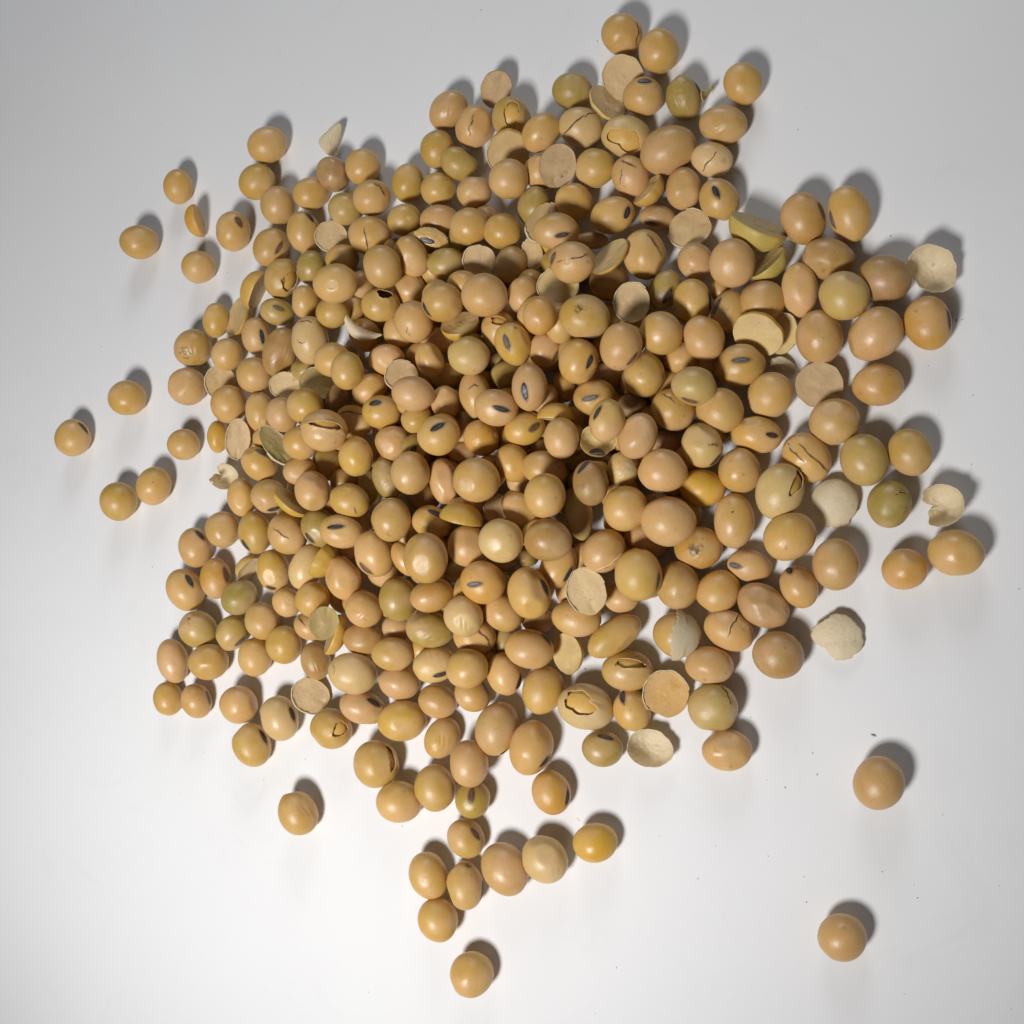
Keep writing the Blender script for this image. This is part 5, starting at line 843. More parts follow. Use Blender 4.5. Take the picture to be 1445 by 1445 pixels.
('B', (6.42, -24.54, 7.22), (-0.9792, 0.0113, -0.1924, 0.064), (4.27, 3.39, 3.09), 'p', (('h', 0.642, 0.635, -0.74, 'k'),), 0, 'pinkish tan soybean with its black eye up directly left of the ridged yellow half', 'soybeans spilled on the white sheet'),
('H', (11.88, -25.38, 4.14), (0.7188, 0.1344, -0.11, -0.6732), (3.51, 3.16, 1.91), 'y', (), 0, "ridged yellow half in the heap's lower part", 'split soybean halves among the beans'),
('B', (6.33, -19.79, 3.06), (-0.982, -0.0149, -0.1885, 0.0018), (3.01, 2.12, 1.93), 'b', (), 0, 'brown soybean at the upper left of the ridged yellow half', 'soybeans spilled on the white sheet'),
('B', (42.64, -11.35, 2.36), (-0.9921, -0.0344, -0.0879, 0.0824), (3.61, 2.56, 2.21), 'p', (('h', -0.699, -0.138, -0.005, 'g'),), 0, 'pinkish tan soybean with a grey eye directly above the large twisted brown bean', 'soybeans spilled on the white sheet'),
('B', (50.19, -14.99, 2.82), (0.8284, -0.0092, 0.0689, -0.5558), (3.56, 2.88, 2.77), 'p', (('h', -0.875, -0.074, 0.081, 'k'),), 0, "pink soybean with round dark eye in the heap's lower right edge", 'soybeans spilled on the white sheet'),
('B', (37.66, -15.37, 3.08), (0.9229, 0.0645, 0.082, 0.3706), (3.72, 3.32, 3.07), 'a', (), 0, 'orange tan soybean directly above the pink bean with coat split across', 'soybeans spilled on the white sheet'),
('B', (44.56, -17.89, 3.11), (0.9566, -0.0014, 0.0825, -0.2795), (4.54, 3.32, 3.01), 'b', (('f',), ('f',), ('wr', -0.78, 0.132, -0.522, 0.274)), 0, "large twisted brown soybean in the heap's lower right edge", 'soybeans spilled on the white sheet'),
('B', (39.15, -21.75, 2.94), (0.9705, -0.0117, 0.0956, -0.2213), (4.16, 3.13, 2.9), 'p', (('cr', 0.059, 0.436, 1.562, 1.062), ('pt', 0.5, 0.514, 0.188)), 0, "pink soybean with coat split across in the heap's lower right edge", 'soybeans spilled on the white sheet'),
('B', (46.76, -25.56, 3.56), (0.9972, -0.003, 0.0731, -0.015), (4.02, 3.7, 3.5), 'b', (), 0, 'large reddish brown soybean left of the lone cream husk flake', 'soybeans spilled on the white sheet'),
('C', (55.79, -22.73, 1.64), (0.9985, 0.0082, 0.0447, 0.0301), (3.6, 3.45, 3.11), 'w', (), 'domeflat', "cream husk flake alone in the heap's lower right edge", 'loose seed husks among the beans'),
('B', (35.84, -27.27, 3.08), (0.9922, -0.014, 0.105, -0.0655), (3.97, 3.11, 2.99), 'p', (), 0, 'pinkish tan soybean at the lower left of the pink bean with coat split across', 'soybeans spilled on the white sheet'),
('H', (28.64, -31.87, 3.05), (0.9328, 0.0468, 0.1173, 0.3375), (3.77, 3.67, 2.27), 'a', (), 1, "orange-faced disc in the heap's lower right edge", 'split soybean halves among the beans'),
('B', (36.43, -33.83, 3.52), (0.9942, -0.0263, 0.1044, 0.0089), (4.03, 3.86, 3.5), 'l', (('cr', 0.541, 0.515, -1.347, 0.514),), 0, "glossy pale green soybean in the heap's lower right edge", 'soybeans spilled on the white sheet'),
('B', (38.25, -40.43, 2.93), (-0.9919, 0.0407, -0.101, -0.0652), (3.92, 3.21, 2.82), 'p', (('f',), ('f',)), 0, 'dented pinkish soybean below the glossy pale green one', 'soybeans spilled on the white sheet'),
('B', (-74.03, -26.89, 3.01), (0.7543, -0.2148, 0.2862, -0.5505), (4.71, 3.04, 2.9), 'p', (), 0, 'pinkish tan soybean two beans to the lower left of the smooth green bean', 'soybeans spilled on the white sheet'),
('B', (-64.24, -27.13, 3.67), (-0.9358, -0.0249, -0.3416, -0.0833), (3.97, 3.6, 3.52), 't', (), 0, 'tan soybean two beans to the lower left of the smooth green bean', 'soybeans spilled on the white sheet'),
('B', (-75.06, -34.6, 2.78), (0.7565, -0.2294, 0.277, -0.5462), (3.52, 2.89, 2.54), 't', (), 0, 'small tan bean of the touching pair at the lower left end', 'soybeans spilled on the white sheet'),
('B', (-67.63, -34.88, 2.96), (0.797, -0.2039, 0.2818, -0.4938), (3.47, 2.99, 2.83), 'p', (('h', 0.089, 0.841, -0.069, 'g'),), 0, 'pinkish right bean of the touching pair at the lower left end', 'soybeans spilled on the white sheet'),
('B', (-56.65, -35.32, 3.52), (0.8443, -0.171, 0.2819, -0.4224), (3.82, 3.62, 3.47), 'p', (), 0, 'round pinkish soybean alone between the lower left pair and the cream bean', 'soybeans spilled on the white sheet'),
('B', (-46.85, -37.65, 3.5), (0.8065, -0.1924, 0.2455, -0.5022), (4.41, 3.58, 3.48), 'w', (('h', 0.069, 0.685, -0.063, 'k'),), 0, 'cream soybean with its black eye up at the lower left of the granular cream-faced disc', 'soybeans spilled on the white sheet'),
('B', (-53.24, -42.94, 3.31), (0.8126, -0.2046, 0.2522, -0.484), (4.31, 3.58, 3.13), 'y', (('h', -0.12, 0.759, -0.008, 'k'),), 0, 'yellowish tan soybean with its black eye up four beans below the smooth green bean', 'soybeans spilled on the white sheet'),
('H', (-40.09, -33.41, 3.21), (-0.9175, 0.1196, -0.3245, 0.1964), (3.7, 3.22, 1.99), 'w', (), 1, "granular cream-faced disc in the heap's lower left edge", 'split soybean halves among the beans'),
('B', (-35.04, -39.28, 3.62), (0.9342, -0.1006, 0.271, -0.2093), (3.9, 3.51, 3.44), 't', (('pe', 0.346, 0.145, 0.357, 0.321, 0.98), ('h', -0.674, 0.619, 0.45, 'r'), ('cr', -0.462, -0.534, 0.278, 0.357)), 0, "soybean with angular yellow hole in the heap's lower left edge", 'soybeans spilled on the white sheet'),
('B', (-53.48, -26.13, 3.09), (0.7165, -0.2131, 0.2421, -0.6186), (3.8, 3.29, 2.87), 't', (), 0, 'tan soybean two beans below the smooth green bean', 'soybeans spilled on the white sheet'),
('B', (-39.76, -26.77, 2.6), (-0.7735, 0.1772, -0.2362, 0.5608), (3.71, 2.82, 2.49), 'b', (('wr', 0.483, -0.04, 0.907, 0.6),), 0, 'brown soybean with a wrinkled side directly above the granular cream-faced disc', 'soybeans spilled on the white sheet'),
('B', (-42.15, -55.09, 3.52), (0.8372, -0.2121, 0.225, -0.4511), (4.26, 3.6, 3.35), 't', (('wr', 0.294, 0.548, 1.005, 0.56),), 0, "striped soybean lying alone below the heap in the heap's lower left edge", 'soybeans spilled on the white sheet'),
('B', (-29.36, -29.02, 5.71), (-0.9548, 0.0417, -0.2748, 0.1053), (4.61, 3.78, 3.46), 'w', (('cr', -0.795, -0.045, -0.806, 0.438),), 0, "cream soybean with lifted beak in the heap's lower left edge", 'soybeans spilled on the white sheet'),
('B', (-20.68, -30.64, 3.65), (-0.9633, 0.037, -0.2534, 0.0799), (3.8, 3.1, 2.95), 'p', (), 0, 'pinkish tan soybean directly right of the cream bean with lifted beak', 'soybeans spilled on the white sheet'),
('B', (-12.86, -27.4, 4.78), (0.9683, 0.0109, 0.2387, 0.0729), (3.98, 3.19, 2.82), 'w', (('wr', -0.227, 0.556, -0.665, 0.343), ('h', 0.187, -0.628, 0.06, 'k')), 0, 'cream soybean with its black eye up directly below the olive bean with deep wrinkles', 'soybeans spilled on the white sheet'),
('B', (-4.36, -27.89, 9.32), (-0.9375, -0.0527, -0.2173, -0.2668), (3.67, 3.31, 3.21), 't', (), 0, 'tan soybean at the lower right of the olive bean with deep wrinkles', 'soybeans spilled on the white sheet'),
('B', (-6.29, -32.57, 3.25), (0.8962, -0.1071, 0.1943, -0.384), (3.42, 2.9, 2.57), 't', (('h', 0.235, 0.916, -0.305, 'k'),), 0, 'tan soybean with black eye at the upper left of the bean with ragged lower coat', 'soybeans spilled on the white sheet'),
('B', (0.55, -28.9, 4.53), (0.7835, -0.1322, 0.1573, -0.5864), (3.83, 3.12, 2.97), 't', (('h', 0.581, 0.653, 2.596, 'k'),), 0, 'tan soybean with its black eye up directly above the bean with ragged lower coat', 'soybeans spilled on the white sheet'),
('B', (-13.19, -33.95, 2.92), (0.9574, -0.0648, 0.2295, -0.1626), (3.63, 3.05, 2.64), 'p', (), 0, 'pinkish tan soybean two beans to the upper left of the bean with ragged lower coat', 'soybeans spilled on the white sheet'),
('B', (-28.65, -35.27, 3.19), (-0.9531, 0.0646, -0.2662, 0.1288), (4.39, 3.0, 2.75), 'p', (('h', 0.393, 0.475, -0.152, 'k'),), 0, 'pinkish tan soybean with its black eye up directly below the cream bean with lifted beak', 'soybeans spilled on the white sheet'),
('B', (-19.97, -37.45, 3.65), (0.9664, -0.0292, 0.2544, 0.0222), (4.54, 3.71, 3.21), 'y', (), 0, 'yellowish tan soybean at the upper right of the bean whose coat gapes at its side', 'soybeans spilled on the white sheet'),
('B', (-12.33, -40.27, 2.79), (-0.864, -0.0685, -0.2284, -0.4435), (3.77, 2.95, 2.65), 't', (('wr', -0.104, -0.101, -1.444, 0.634),), 0, 'tan soybean with a wrinkled side directly left of the bean with ragged lower coat', 'soybeans spilled on the white sheet'),
('B', (-25.09, -45.28, 3.71), (0.879, -0.1593, 0.2185, -0.3927), (4.14, 3.96, 3.56), 't', (('pe', 0.237, 0.669, 0.127, 0.698, 1.062),), 0, "soybean whose coat gapes at its side in the heap's lower left edge", 'soybeans spilled on the white sheet'),
('B', (-20.46, -51.77, 3.62), (0.9597, -0.0996, 0.2444, -0.0963), (4.13, 3.58, 3.39), 't', (), 0, 'tan soybean at the lower right of the bean whose coat gapes at its side', 'soybeans spilled on the white sheet'),
('B', (-13.31, -48.95, 3.43), (0.7952, -0.191, 0.1554, -0.5542), (4.09, 3.67, 3.35), 'y', (), 0, 'yellowish tan soybean directly left of the olive bean with upright brown eye', 'soybeans spilled on the white sheet'),
('B', (-5.81, -44.29, 5.24), (0.7758, -0.1783, 0.1423, -0.5883), (4.01, 3.48, 3.02), 'p', (), 0, 'pinkish tan soybean directly above the olive bean with upright brown eye', 'soybeans spilled on the white sheet'),
('B', (-6.12, -50.53, 3.08), (0.7457, -0.1965, 0.1206, -0.6251), (3.26, 3.14, 3.07), 'o', (('h', -0.227, -0.047, -0.228, 'r'),), 0, "olive soybean with upright brown eye in the heap's lower edge", 'soybeans spilled on the white sheet'),
('B', (-1.35, -38.28, 3.55), (0.7763, 0.0959, 0.1891, 0.5936), (4.53, 3.63, 3.51), 'p', (('pe', -0.723, -0.686, 0.273, 0.182, -0.949), ('cr', 0.615, 0.083, 0.105, 0.485)), 0, "soybean with ragged lower coat in the heap's lower edge", 'soybeans spilled on the white sheet'),
('B', (5.21, -41.26, 3.73), (0.7678, 0.0816, 0.1798, 0.6095), (4.68, 3.8, 3.69), 'p', (('h', -0.415, -0.748, -0.378, 'k'),), 0, 'pinkish tan soybean with black eye at the lower left of the largest peeling bean', 'soybeans spilled on the white sheet'),
('B', (7.24, -31.5, 3.49), (0.814, 0.0884, 0.1653, 0.5498), (4.27, 3.57, 3.17), 'y', (), 0, 'yellowish tan soybean at the lower left of the ridged yellow half', 'soybeans spilled on the white sheet'),
('B', (22.23, -28.16, 3.02), (-0.9893, 0.0076, -0.1451, -0.0138), (4.29, 3.2, 2.9), 't', (('pe', 0.119, 0.323, 0.667, 0.19, 0.029),), 0, "soybean with slot-shaped opening in the heap's lower right edge", 'soybeans spilled on the white sheet'),
('B', (15.02, -34.18, 3.54), (0.9803, -0.0449, 0.1616, -0.1042), (4.69, 3.7, 3.28), 'w', (('pe', -0.272, 0.083, 0.6, 0.457, -0.034),), 0, "largest peeling soybean in the heap's lower edge", 'soybeans spilled on the white sheet'),
('B', (22.76, -34.63, 2.73), (0.799, -0.1079, 0.0984, -0.5833), (3.49, 3.1, 2.71), 't', (('h', -0.76, -0.271, 0.127, 'k'),), 0, 'tan soybean with its black eye up at the lower left of the orange-faced disc', 'soybeans spilled on the white sheet'),
('B', (17.52, -41.01, 2.7), (0.9857, -0.0535, 0.1555, -0.0364), (3.58, 3.05, 2.64), 'o', (('h', 0.089, 0.652, -0.212, 'k'),), 0, "small olive soybean beside a husk in the heap's lower right edge", 'soybeans spilled on the white sheet'),
('C', (25.41, -40.78, 1.87), (0.9826, -0.0632, 0.128, -0.1186), (4.07, 3.38, 3.04), 'w', (), 'cup', "thin cream husk cup in the heap's lower right edge", 'loose seed husks among the beans'),
('B', (8.47, -48.57, 2.91), (0.8267, -0.1559, 0.1156, -0.5281), (3.76, 3.28, 2.87), 'a', (('h', 0.523, 0.69, 2.637, 'k'),), 0, 'orange tan soybean alone below the pink bean with black lower eye', 'soybeans spilled on the white sheet'),
('B', (-7.52, -57.2, 2.92), (0.9354, -0.1473, 0.1883, -0.2603), (3.46, 3.15, 2.77), 't', (('h', 0.285, 0.514, -0.264, 'r'),), 0, 'uppermost bean of the bottom cluster with brown slit eye', 'soybeans spilled on the white sheet'),
('B', (-14.49, -63.88, 3.24), (0.8181, -0.2177, 0.1429, -0.5127), (4.11, 3.36, 3.23), 't', (), 0, 'leftmost tan bean of the six clustered near the bottom', 'soybeans spilled on the white sheet'),
('B', (-7.41, -65.08, 3.03), (0.7514, -0.2262, 0.0986, -0.6119), (3.98, 3.23, 2.96), 't', (('st', -0.782, 0.257, 0.23, 'd'), ('h', 0.272, 0.944, -0.146, 'g')), 0, 'tan soybean with brown spot in the middle of the bottom cluster', 'soybeans spilled on the white sheet'),
('B', (0.26, -61.54, 3.5), (0.8631, -0.1864, 0.1299, -0.451), (4.68, 3.86, 3.41), 'p', (), 0, 'largest pinkish bean of the bottom cluster', 'soybeans spilled on the white sheet'),
('B', (7.52, -59.34, 3.56), (0.9363, -0.1488, 0.1464, -0.2823), (4.09, 3.65, 3.43), 'w', (('wr', 0.659, -0.144, -0.045, 0.218),), 0, 'rightmost cream bean of the bottom cluster, wrinkled at its tip', 'soybeans spilled on the white sheet'),
('B', (16.29, -56.29, 2.94), (-0.9795, 0.0788, -0.1666, -0.0818), (3.8, 3.15, 2.81), 's', (), 0, "yellow half-bare soybean in the heap's lower right edge", 'soybeans spilled on the white sheet'),
('B', (-12.46, -71.03, 3.23), (0.8624, -0.2177, 0.1485, -0.4322), (3.8, 3.42, 3.16), 't', (), 0, 'lowest tan bean of the six clustered near the bottom', 'soybeans spilled on the white sheet'),
('B', (-6.08, -79.42, 3.37), (0.923, -0.0829, 0.2482, 0.2821), (3.77, 3.58, 3.2), 't', (), 0, 'lone tan soybean at the very bottom of the spill', 'soybeans spilled on the white sheet'),
('B', (60.63, -44.35, 3.42), (-0.8908, 0.04, -0.0541, -0.4495), (3.96, 3.6, 3.32), 'p', (), 0, 'large round lone soybean on the bare sheet at the lower right', 'soybeans spilled on the white sheet'),
('B', (54.39, -66.93, 3.03), (-0.9635, 0.1122, -0.0766, -0.2305), (3.57, 3.24, 3.04), 'p', (), 0, 'lone pinkish tan soybean nearest the lower right corner of the sheet', 'soybeans spilled on the white sheet')
]
FILL = [
((-30.72, 46.36, 3.56), (-0.5833, 0.0931, -0.3092, 0.7453), (2.78, 2.52, 2.36), 'p'),
((-57.77, 19.21, 1.73), (-0.6505, 0.156, -0.3036, 0.6784), (2.96, 1.29, 1.11), 's'),
((-32.37, 41.74, 3.34), (-0.5993, 0.0978, -0.305, 0.7336), (2.52, 2.25, 2.03), 't'),
((-0.91, 27.13, 3.29), (0.8287, 0.0216, 0.2479, -0.5012), (2.35, 1.84, 1.6), 'g'),
((6.81, 10.42, 3.28), (-0.9771, -0.0975, -0.1874, 0.0275), (1.92, 1.79, 1.7), 't'),
((13.56, 8.06, 3.61), (-0.9807, -0.0921, -0.1701, 0.0295), (2.51, 2.26, 1.95), 'o'),
((39.23, 35.45, 1.8), (-0.6947, -0.0605, -0.1879, 0.6917), (2.16, 1.67, 1.63), 'a'),
((-32.99, 7.28, 3.97), (-0.956, -0.0859, -0.2805, 0.0048), (3.01, 2.49, 2.17), 'b'),
((-32.36, -6.16, 2.89), (-0.9588, -0.0476, -0.28, 0.0119), (2.04, 1.65, 1.6), 'p'),
((-9.36, -10.72, 3.61), (-0.9726, -0.0377, -0.2289, 0.013), (2.34, 2.08, 1.97), 'o'),
((-35.38, -15.23, 2.26), (-0.8295, 0.1201, -0.2604, 0.4793), (2.76, 1.63, 1.41), 'p'),
((-0.24, -23.17, 2.75), (0.6921, -0.1414, 0.1488, -0.692), (2.77, 2.03, 1.88), 'o'),
((4.09, -8.86, 3.04), (-0.9799, -0.0452, -0.1942, 0.0093), (2.16, 1.52, 1.44), 'o'),
((-20.78, 14.55, 2.88), (-0.1866, 0.2149, 0.5077, -0.8132), (3.11, 2.82, 2.65), 't'),
((-25.84, 30.96, 2.85), (0.6299, 0.0364, 0.1388, 0.7633), (3.08, 2.8, 2.62), 't'),
((-3.76, 5.45, 3.04), (0.414, 0.4102, 0.2304, -0.7793), (3.28, 2.97, 2.79), 't'),
((-0.59, -8.04, 3.1), (0.3275, -0.2402, 0.5081, -0.7595), (3.35, 3.04, 2.86), 'o'),
((-2.86, -18.03, 2.73), (-0.4913, -0.361, 0.3056, -0.7314), (2.94, 2.67, 2.51), 'y'),
((-13.55, -2.78, 2.81), (0.6133, 0.2115, -0.5326, 0.5436), (3.03, 2.75, 2.58), 'y'),
((5.17, -14.98, 2.71), (-0.0623, -0.2625, -0.6329, -0.7257), (2.93, 2.65, 2.49), 't'),
((24.31, 30.44, 2.86), (-0.2273, 0.0796, -0.5715, -0.7845), (3.09, 2.8, 2.63), 't'),
((0.42, 31.81, 3.46), (0.5504, 0.0858, 0.2749, 0.7836), (3.73, 3.39, 3.18), 't'),
((5.04, 19.06, 3.53), (-0.5794, -0.0177, 0.1752, 0.7958), (3.81, 3.46, 3.25), 't'),
((-8.2, 39.6, 3.09), (-0.2661, 0.0154, 0.0707, -0.9612), (3.33, 3.02, 2.84), 'y'),
((13.22, -14.64, 3.26), (0.1483, 0.4288, -0.4861, 0.7469), (3.52, 3.19, 3.0), 'p'),
((-19.44, -3.63, 3.45), (-0.4493, 0.2154, 0.461, 0.7343), (3.73, 3.38, 3.18), 't'),
((27.74, -1.48, 2.95), (-0.0763, 0.6657, -0.5141, -0.5355), (3.19, 2.89, 2.72), 'b'),
((11.74, 0.73, 2.61), (0.482, -0.1067, 0.5614, 0.6642), (2.82, 2.56, 2.4), 'b'),
((-11.53, -17.73, 3.02), (0.4831, 0.4796, -0.0713, 0.7291), (3.26, 2.96, 2.78), 't'),
((-15.84, 20.14, 3.29), (0.2818, -0.0418, -0.5296, 0.799), (3.55, 3.22, 3.02), 't'),
((-24.61, -10.12, 3.42), (0.3056, 0.414, 0.2552, -0.8186), (3.69, 3.35, 3.14), 'p'),
((13.59, 29.32, 2.76), (-0.3068, 0.4586, -0.5757, -0.6034), (2.98, 2.7, 2.54), 'p'),
((12.82, 14.85, 2.88), (-0.398, 0.1429, -0.1917, -0.8857), (3.11, 2.82, 2.65), 't'),
((-27.54, 40.33, 2.7), (0.5969, -0.0837, -0.3805, 0.7014), (2.91, 2.64, 2.48), 't'),
((-14.88, -13.26, 2.61), (0.175, 0.0754, -0.3827, -0.904), (2.81, 2.55, 2.4), 'b'),
((-8.32, 15.62, 3.02), (0.0695, 0.5974, -0.194, -0.775), (3.26, 2.96, 2.78), 't'),
((9.85, -7.52, 3.38), (-0.0346, -0.5055, -0.1321, -0.8519), (3.65, 3.31, 3.11), 'b'),
((29.99, 18.8, 3.27), (-0.4175, -0.1083, 0.1609, 0.8877), (3.54, 3.21, 3.01), 't'),
((-3.92, -26.89, 2.81), (-0.2404, 0.523, -0.4807, -0.6616), (3.03, 2.75, 2.58), 't'),
((-24.43, 43.68, 2.6), (0.4248, -0.231, -0.5678, -0.6662), (2.81, 2.55, 2.39), 't'),
((-4.97, 22.81, 3.33), (-0.5112, 0.2754, -0.4306, 0.691), (3.6, 3.27, 3.07), 't'),
((21.62, -9.22, 2.99), (-0.1095, 0.4049, -0.6332, -0.6504), (3.23, 2.93, 2.75), 'b'),
((18.85, 32.5, 3.04), (-0.0524, 0.0673, -0.3005, 0.95), (3.29, 2.98, 2.8), 'o'),
((-16.97, -18.52, 2.84), (-0.2409, -0.4563, -0.3707, 0.7722), (3.07, 2.78, 2.61), 'b'),
((-7.29, -20.39, 2.63), (0.5672, -0.096, 0.5051, -0.6434), (2.84, 2.58, 2.42), 't'),
((-2.89, 14.49, 3.48), (-0.3642, -0.2017, -0.4803, -0.772), (3.76, 3.41, 3.2), 'b'),
((-34.88, 17.08, 3.42), (-0.3932, 0.2464, -0.2426, 0.8519), (3.69, 3.35, 3.14), 't'),
((-43.91, 7.04, 3.04), (0.6628, 0.1882, -0.3445, -0.6377), (3.28, 2.98, 2.8), 't'),
((19.65, 27.53, 3.09), (-0.0657, -0.5939, -0.1145, -0.7936), (3.34, 3.03, 2.84), 't'),
((-28.36, 21.94, 2.8), (0.2377, -0.4742, 0.0722, -0.8446), (3.02, 2.74, 2.57), 't'),
((37.24, 10.79, 2.82), (0.3016, -0.0883, -0.5277, -0.7892), (3.04, 2.76, 2.59), 't'),
((-34.41, 31.58, 2.93), (0.5867, -0.0409, -0.5144, -0.6241), (3.17, 2.87, 2.7), 'o'),
((-43.57, 16.35, 3.37), (0.6645, -0.2381, 0.4336, 0.5601), (3.64, 3.3, 3.1), 'b'),
((-10.92, -7.01, 2.8), (-0.0366, -0.2228, 0.5529, -0.8021), (3.02, 2.74, 2.57), 'o'),
((-21.92, 7.92, 3.22), (0.6063, 0.069, 0.1502, -0.7779), (3.48, 3.15, 2.96), 'b'),
((-23.54, -0.16, 3.35), (0.0983, 0.542, -0.4632, 0.6943), (3.62, 3.29, 3.09), 'b'),
((3.4, -3.55, 3.37), (-0.2062, 0.1254, -0.4144, -0.8775), (3.64, 3.31, 3.1), 't'),
((35.34, 17.62, 2.7), (0.6305, 0.1651, 0.3981, -0.6455), (2.92, 2.65, 2.48), 't'),
((7.15, 32.8, 3.58), (0.3096, 0.4427, -0.5583, 0.6297), (3.86, 3.51, 3.29), 'b'),
((0.32, 37.29, 2.63), (-0.15, -0.202, -0.4607, -0.8512), (2.84, 2.58, 2.42), 'p'),
((8.84, 48.91, 2.71), (0.2813, -0.0665, -0.509, -0.8108), (2.92, 2.65, 2.49), 't'),
((10.82, 44.36, 3.31), (0.2461, -0.1315, -0.343, -0.8969), (3.57, 3.24, 3.04), 'o'),
((-15.44, 47.31, 2.81), (-0.3334, -0.4776, -0.3774, -0.72), (3.03, 2.75, 2.58), 'y'),
((21.36, 1.66, 3.26), (0.0179, 0.3156, -0.5615, -0.7647), (3.52, 3.19, 3.0), 'p'),
((-20.99, 48.16, 2.75), (0.4886, -0.2826, -0.0543, -0.8237), (2.97, 2.7, 2.53), 't'),
((32.3, 28.46, 2.77), (0.3966, -0.0979, -0.0372, -0.912), (3.0, 2.72, 2.55), 't'),
((-16.18, -8.34, 3.24), (-0.562, -0.0324, 0.4287, -0.7066), (3.5, 3.18, 2.98), 't'),
((-38.62, 41.48, 2.91), (-0.4626, 0.1578, -0.1806, 0.8535), (3.14, 2.85, 2.67), 'y'),
((-27.33, 50.32, 2.77), (0.2361, -0.4852, -0.5703, 0.6193), (2.99, 2.71, 2.55), 't'),
((19.23, 17.39, 3.0), (-0.3484, 0.4788, 0.3469, 0.7273), (3.24, 2.94, 2.76), 't'),
((15.67, 42.81, 2.9), (0.0432, -0.477, 0.5335, 0.6971), (3.13, 2.84, 2.66), 'b'),
((-2.27, 41.58, 2.67), (0.6302, -0.3171, -0.3519, -0.6153), (2.88, 2.61, 2.45), 'b'),
((3.54, 27.44, 2.73), (-0.5599, -0.3306, 0.4986, -0.5732), (2.95, 2.68, 2.52), 'p'),
((-7.15, -4.38, 2.71), (0.1013, 0.6252, 0.1787, 0.7529), (2.93, 2.66, 2.5), 'b'),
((-8.19, 34.35, 3.33), (0.4324, -0.2609, 0.3999, 0.7649), (3.6, 3.26, 3.06), 't'),
((-14.44, 39.3, 2.8), (-0.5053, 0.3947, 0.3742, -0.67), (3.03, 2.75, 2.58), 't'),
((30.19, 3.43, 2.79), (0.0348, 0.1644, -0.0807, 0.9825), (3.02, 2.74, 2.57), 't'),
((24.88, 6.85, 2.91), (-0.2779, 0.5465, -0.3935, 0.685), (3.15, 2.86, 2.68), 'p'),
((-9.4, 52.95, 2.73), (0.548, 0.336, -0.2613, -0.7201), (2.95, 2.68, 2.51), 'o'),
((-17.38, 11.3, 2.63), (-0.0379, -0.5059, -0.3909, 0.768), (2.84, 2.58, 2.42), 't'),
((8.89, 27.58, 3.29), (-0.5568, 0.0288, 0.2186, 0.8009), (3.56, 3.23, 3.03), 'b'),
((-30.95, 26.89, 2.98), (-0.3454, -0.3972, -0.5389, -0.6576), (3.22, 2.92, 2.74), 'b'),
((14.7, 3.69, 2.88), (0.2055, 0.5292, 0.2884, -0.7711), (3.11, 2.82, 2.65), 'p'),
((-39.36, 48.68, 2.64), (0.5435, 0.1111, 0.3029, 0.7749), (2.85, 2.58, 2.43), 't'),
((-46.71, 1.26, 2.67), (-0.4298, -0.3184, 0.1897, 0.8234), (2.88, 2.61, 2.45), 'y'),
((-22.86, 20.62, 3.19), (0.083, -0.1681, -0.353, -0.9166), (3.45, 3.13, 2.93), 'y'),
((-37.54, 3.04, 2.81), (0.1044, 0.0062, 0.3806, 0.9188), (3.03, 2.75, 2.58), 'p'),
((9.72, 38.7, 3.37), (-0.1854, -0.4233, 0.0158, -0.8867), (3.64, 3.31, 3.1), 't'),
((-27.59, 12.12, 2.74), (-0.0413, 0.4996, -0.1911, -0.8439), (2.96, 2.68, 2.52), 'y'),
((-6.01, 0.76, 2.67), (-0.4441, 0.1607, -0.5863, 0.6582), (2.88, 2.62, 2.46), 'y'),
((2.52, 12.63, 3.37), (0.2105, -0.6488, 0.3328, 0.6511), (3.63, 3.3, 3.1), 't'),
((20.4, 12.3, 3.52), (-0.2273, -0.1462, 0.1727, -0.9472), (3.8, 3.45, 3.24), 't'),
((2.96, 5.48, 2.71), (0.2788, -0.2026, 0.3406, -0.8748), (2.93, 2.65, 2.49), 't'),
((-12.62, 13.34, 3.11), (-0.1785, 0.503, 0.5944, -0.6015), (3.36, 3.05, 2.86), 't'),
((-41.91, 22.18, 3.46), (-0.0358, 0.1494, -0.1459, -0.9773), (3.74, 3.39, 3.18), 'b'),
((-44.2, 38.88, 2.66), (-0.3581, 0.1422, 0.2826, 0.8784), (2.87, 2.6, 2.44), 'b'),
((21.26, -3.17, 2.83), (-0.1207, -0.0291, -0.2848, 0.9505), (3.05, 2.77, 2.6), 't'),
((28.62, 24.39, 2.86), (-0.3136, -0.1184, -0.224, -0.9151), (3.09, 2.8, 2.63), 't'),
((-11.59, 6.79, 3.51), (0.2538, -0.4183, -0.604, 0.6291), (3.79, 3.44, 3.23), 't'),
((-5.88, -15.02, 2.71), (0.2038, -0.4252, 0.4755, 0.7427), (2.93, 2.66, 2.5), 'y'),
((19.3, 6.48, 2.74), (-0.2315, 0.2697, -0.6487, 0.673), (2.95, 2.68, 2.52), 'o'),
((14.95, -9.23, 3.05), (0.0865, 0.5392, -0.1228, -0.8287), (3.29, 2.99, 2.8), 't'),
((-1.59, -13.25, 2.98), (-0.3476, 0.3734, 0.3051, -0.8041), (3.21, 2.92, 2.74), 'p'),
((-30.12, -1.07, 3.05), (-0.2185, 0.41, 0.4672, 0.7523), (3.3, 2.99, 2.81), 'p'),
((-43.48, 30.54, 2.87), (0.2499, 0.2489, -0.5872, 0.7285), (3.1, 2.82, 2.64), 'o'),
((8.17, 14.93, 2.67), (-0.14, 0.537, -0.2061, 0.806), (2.88, 2.61, 2.45), 'y'),
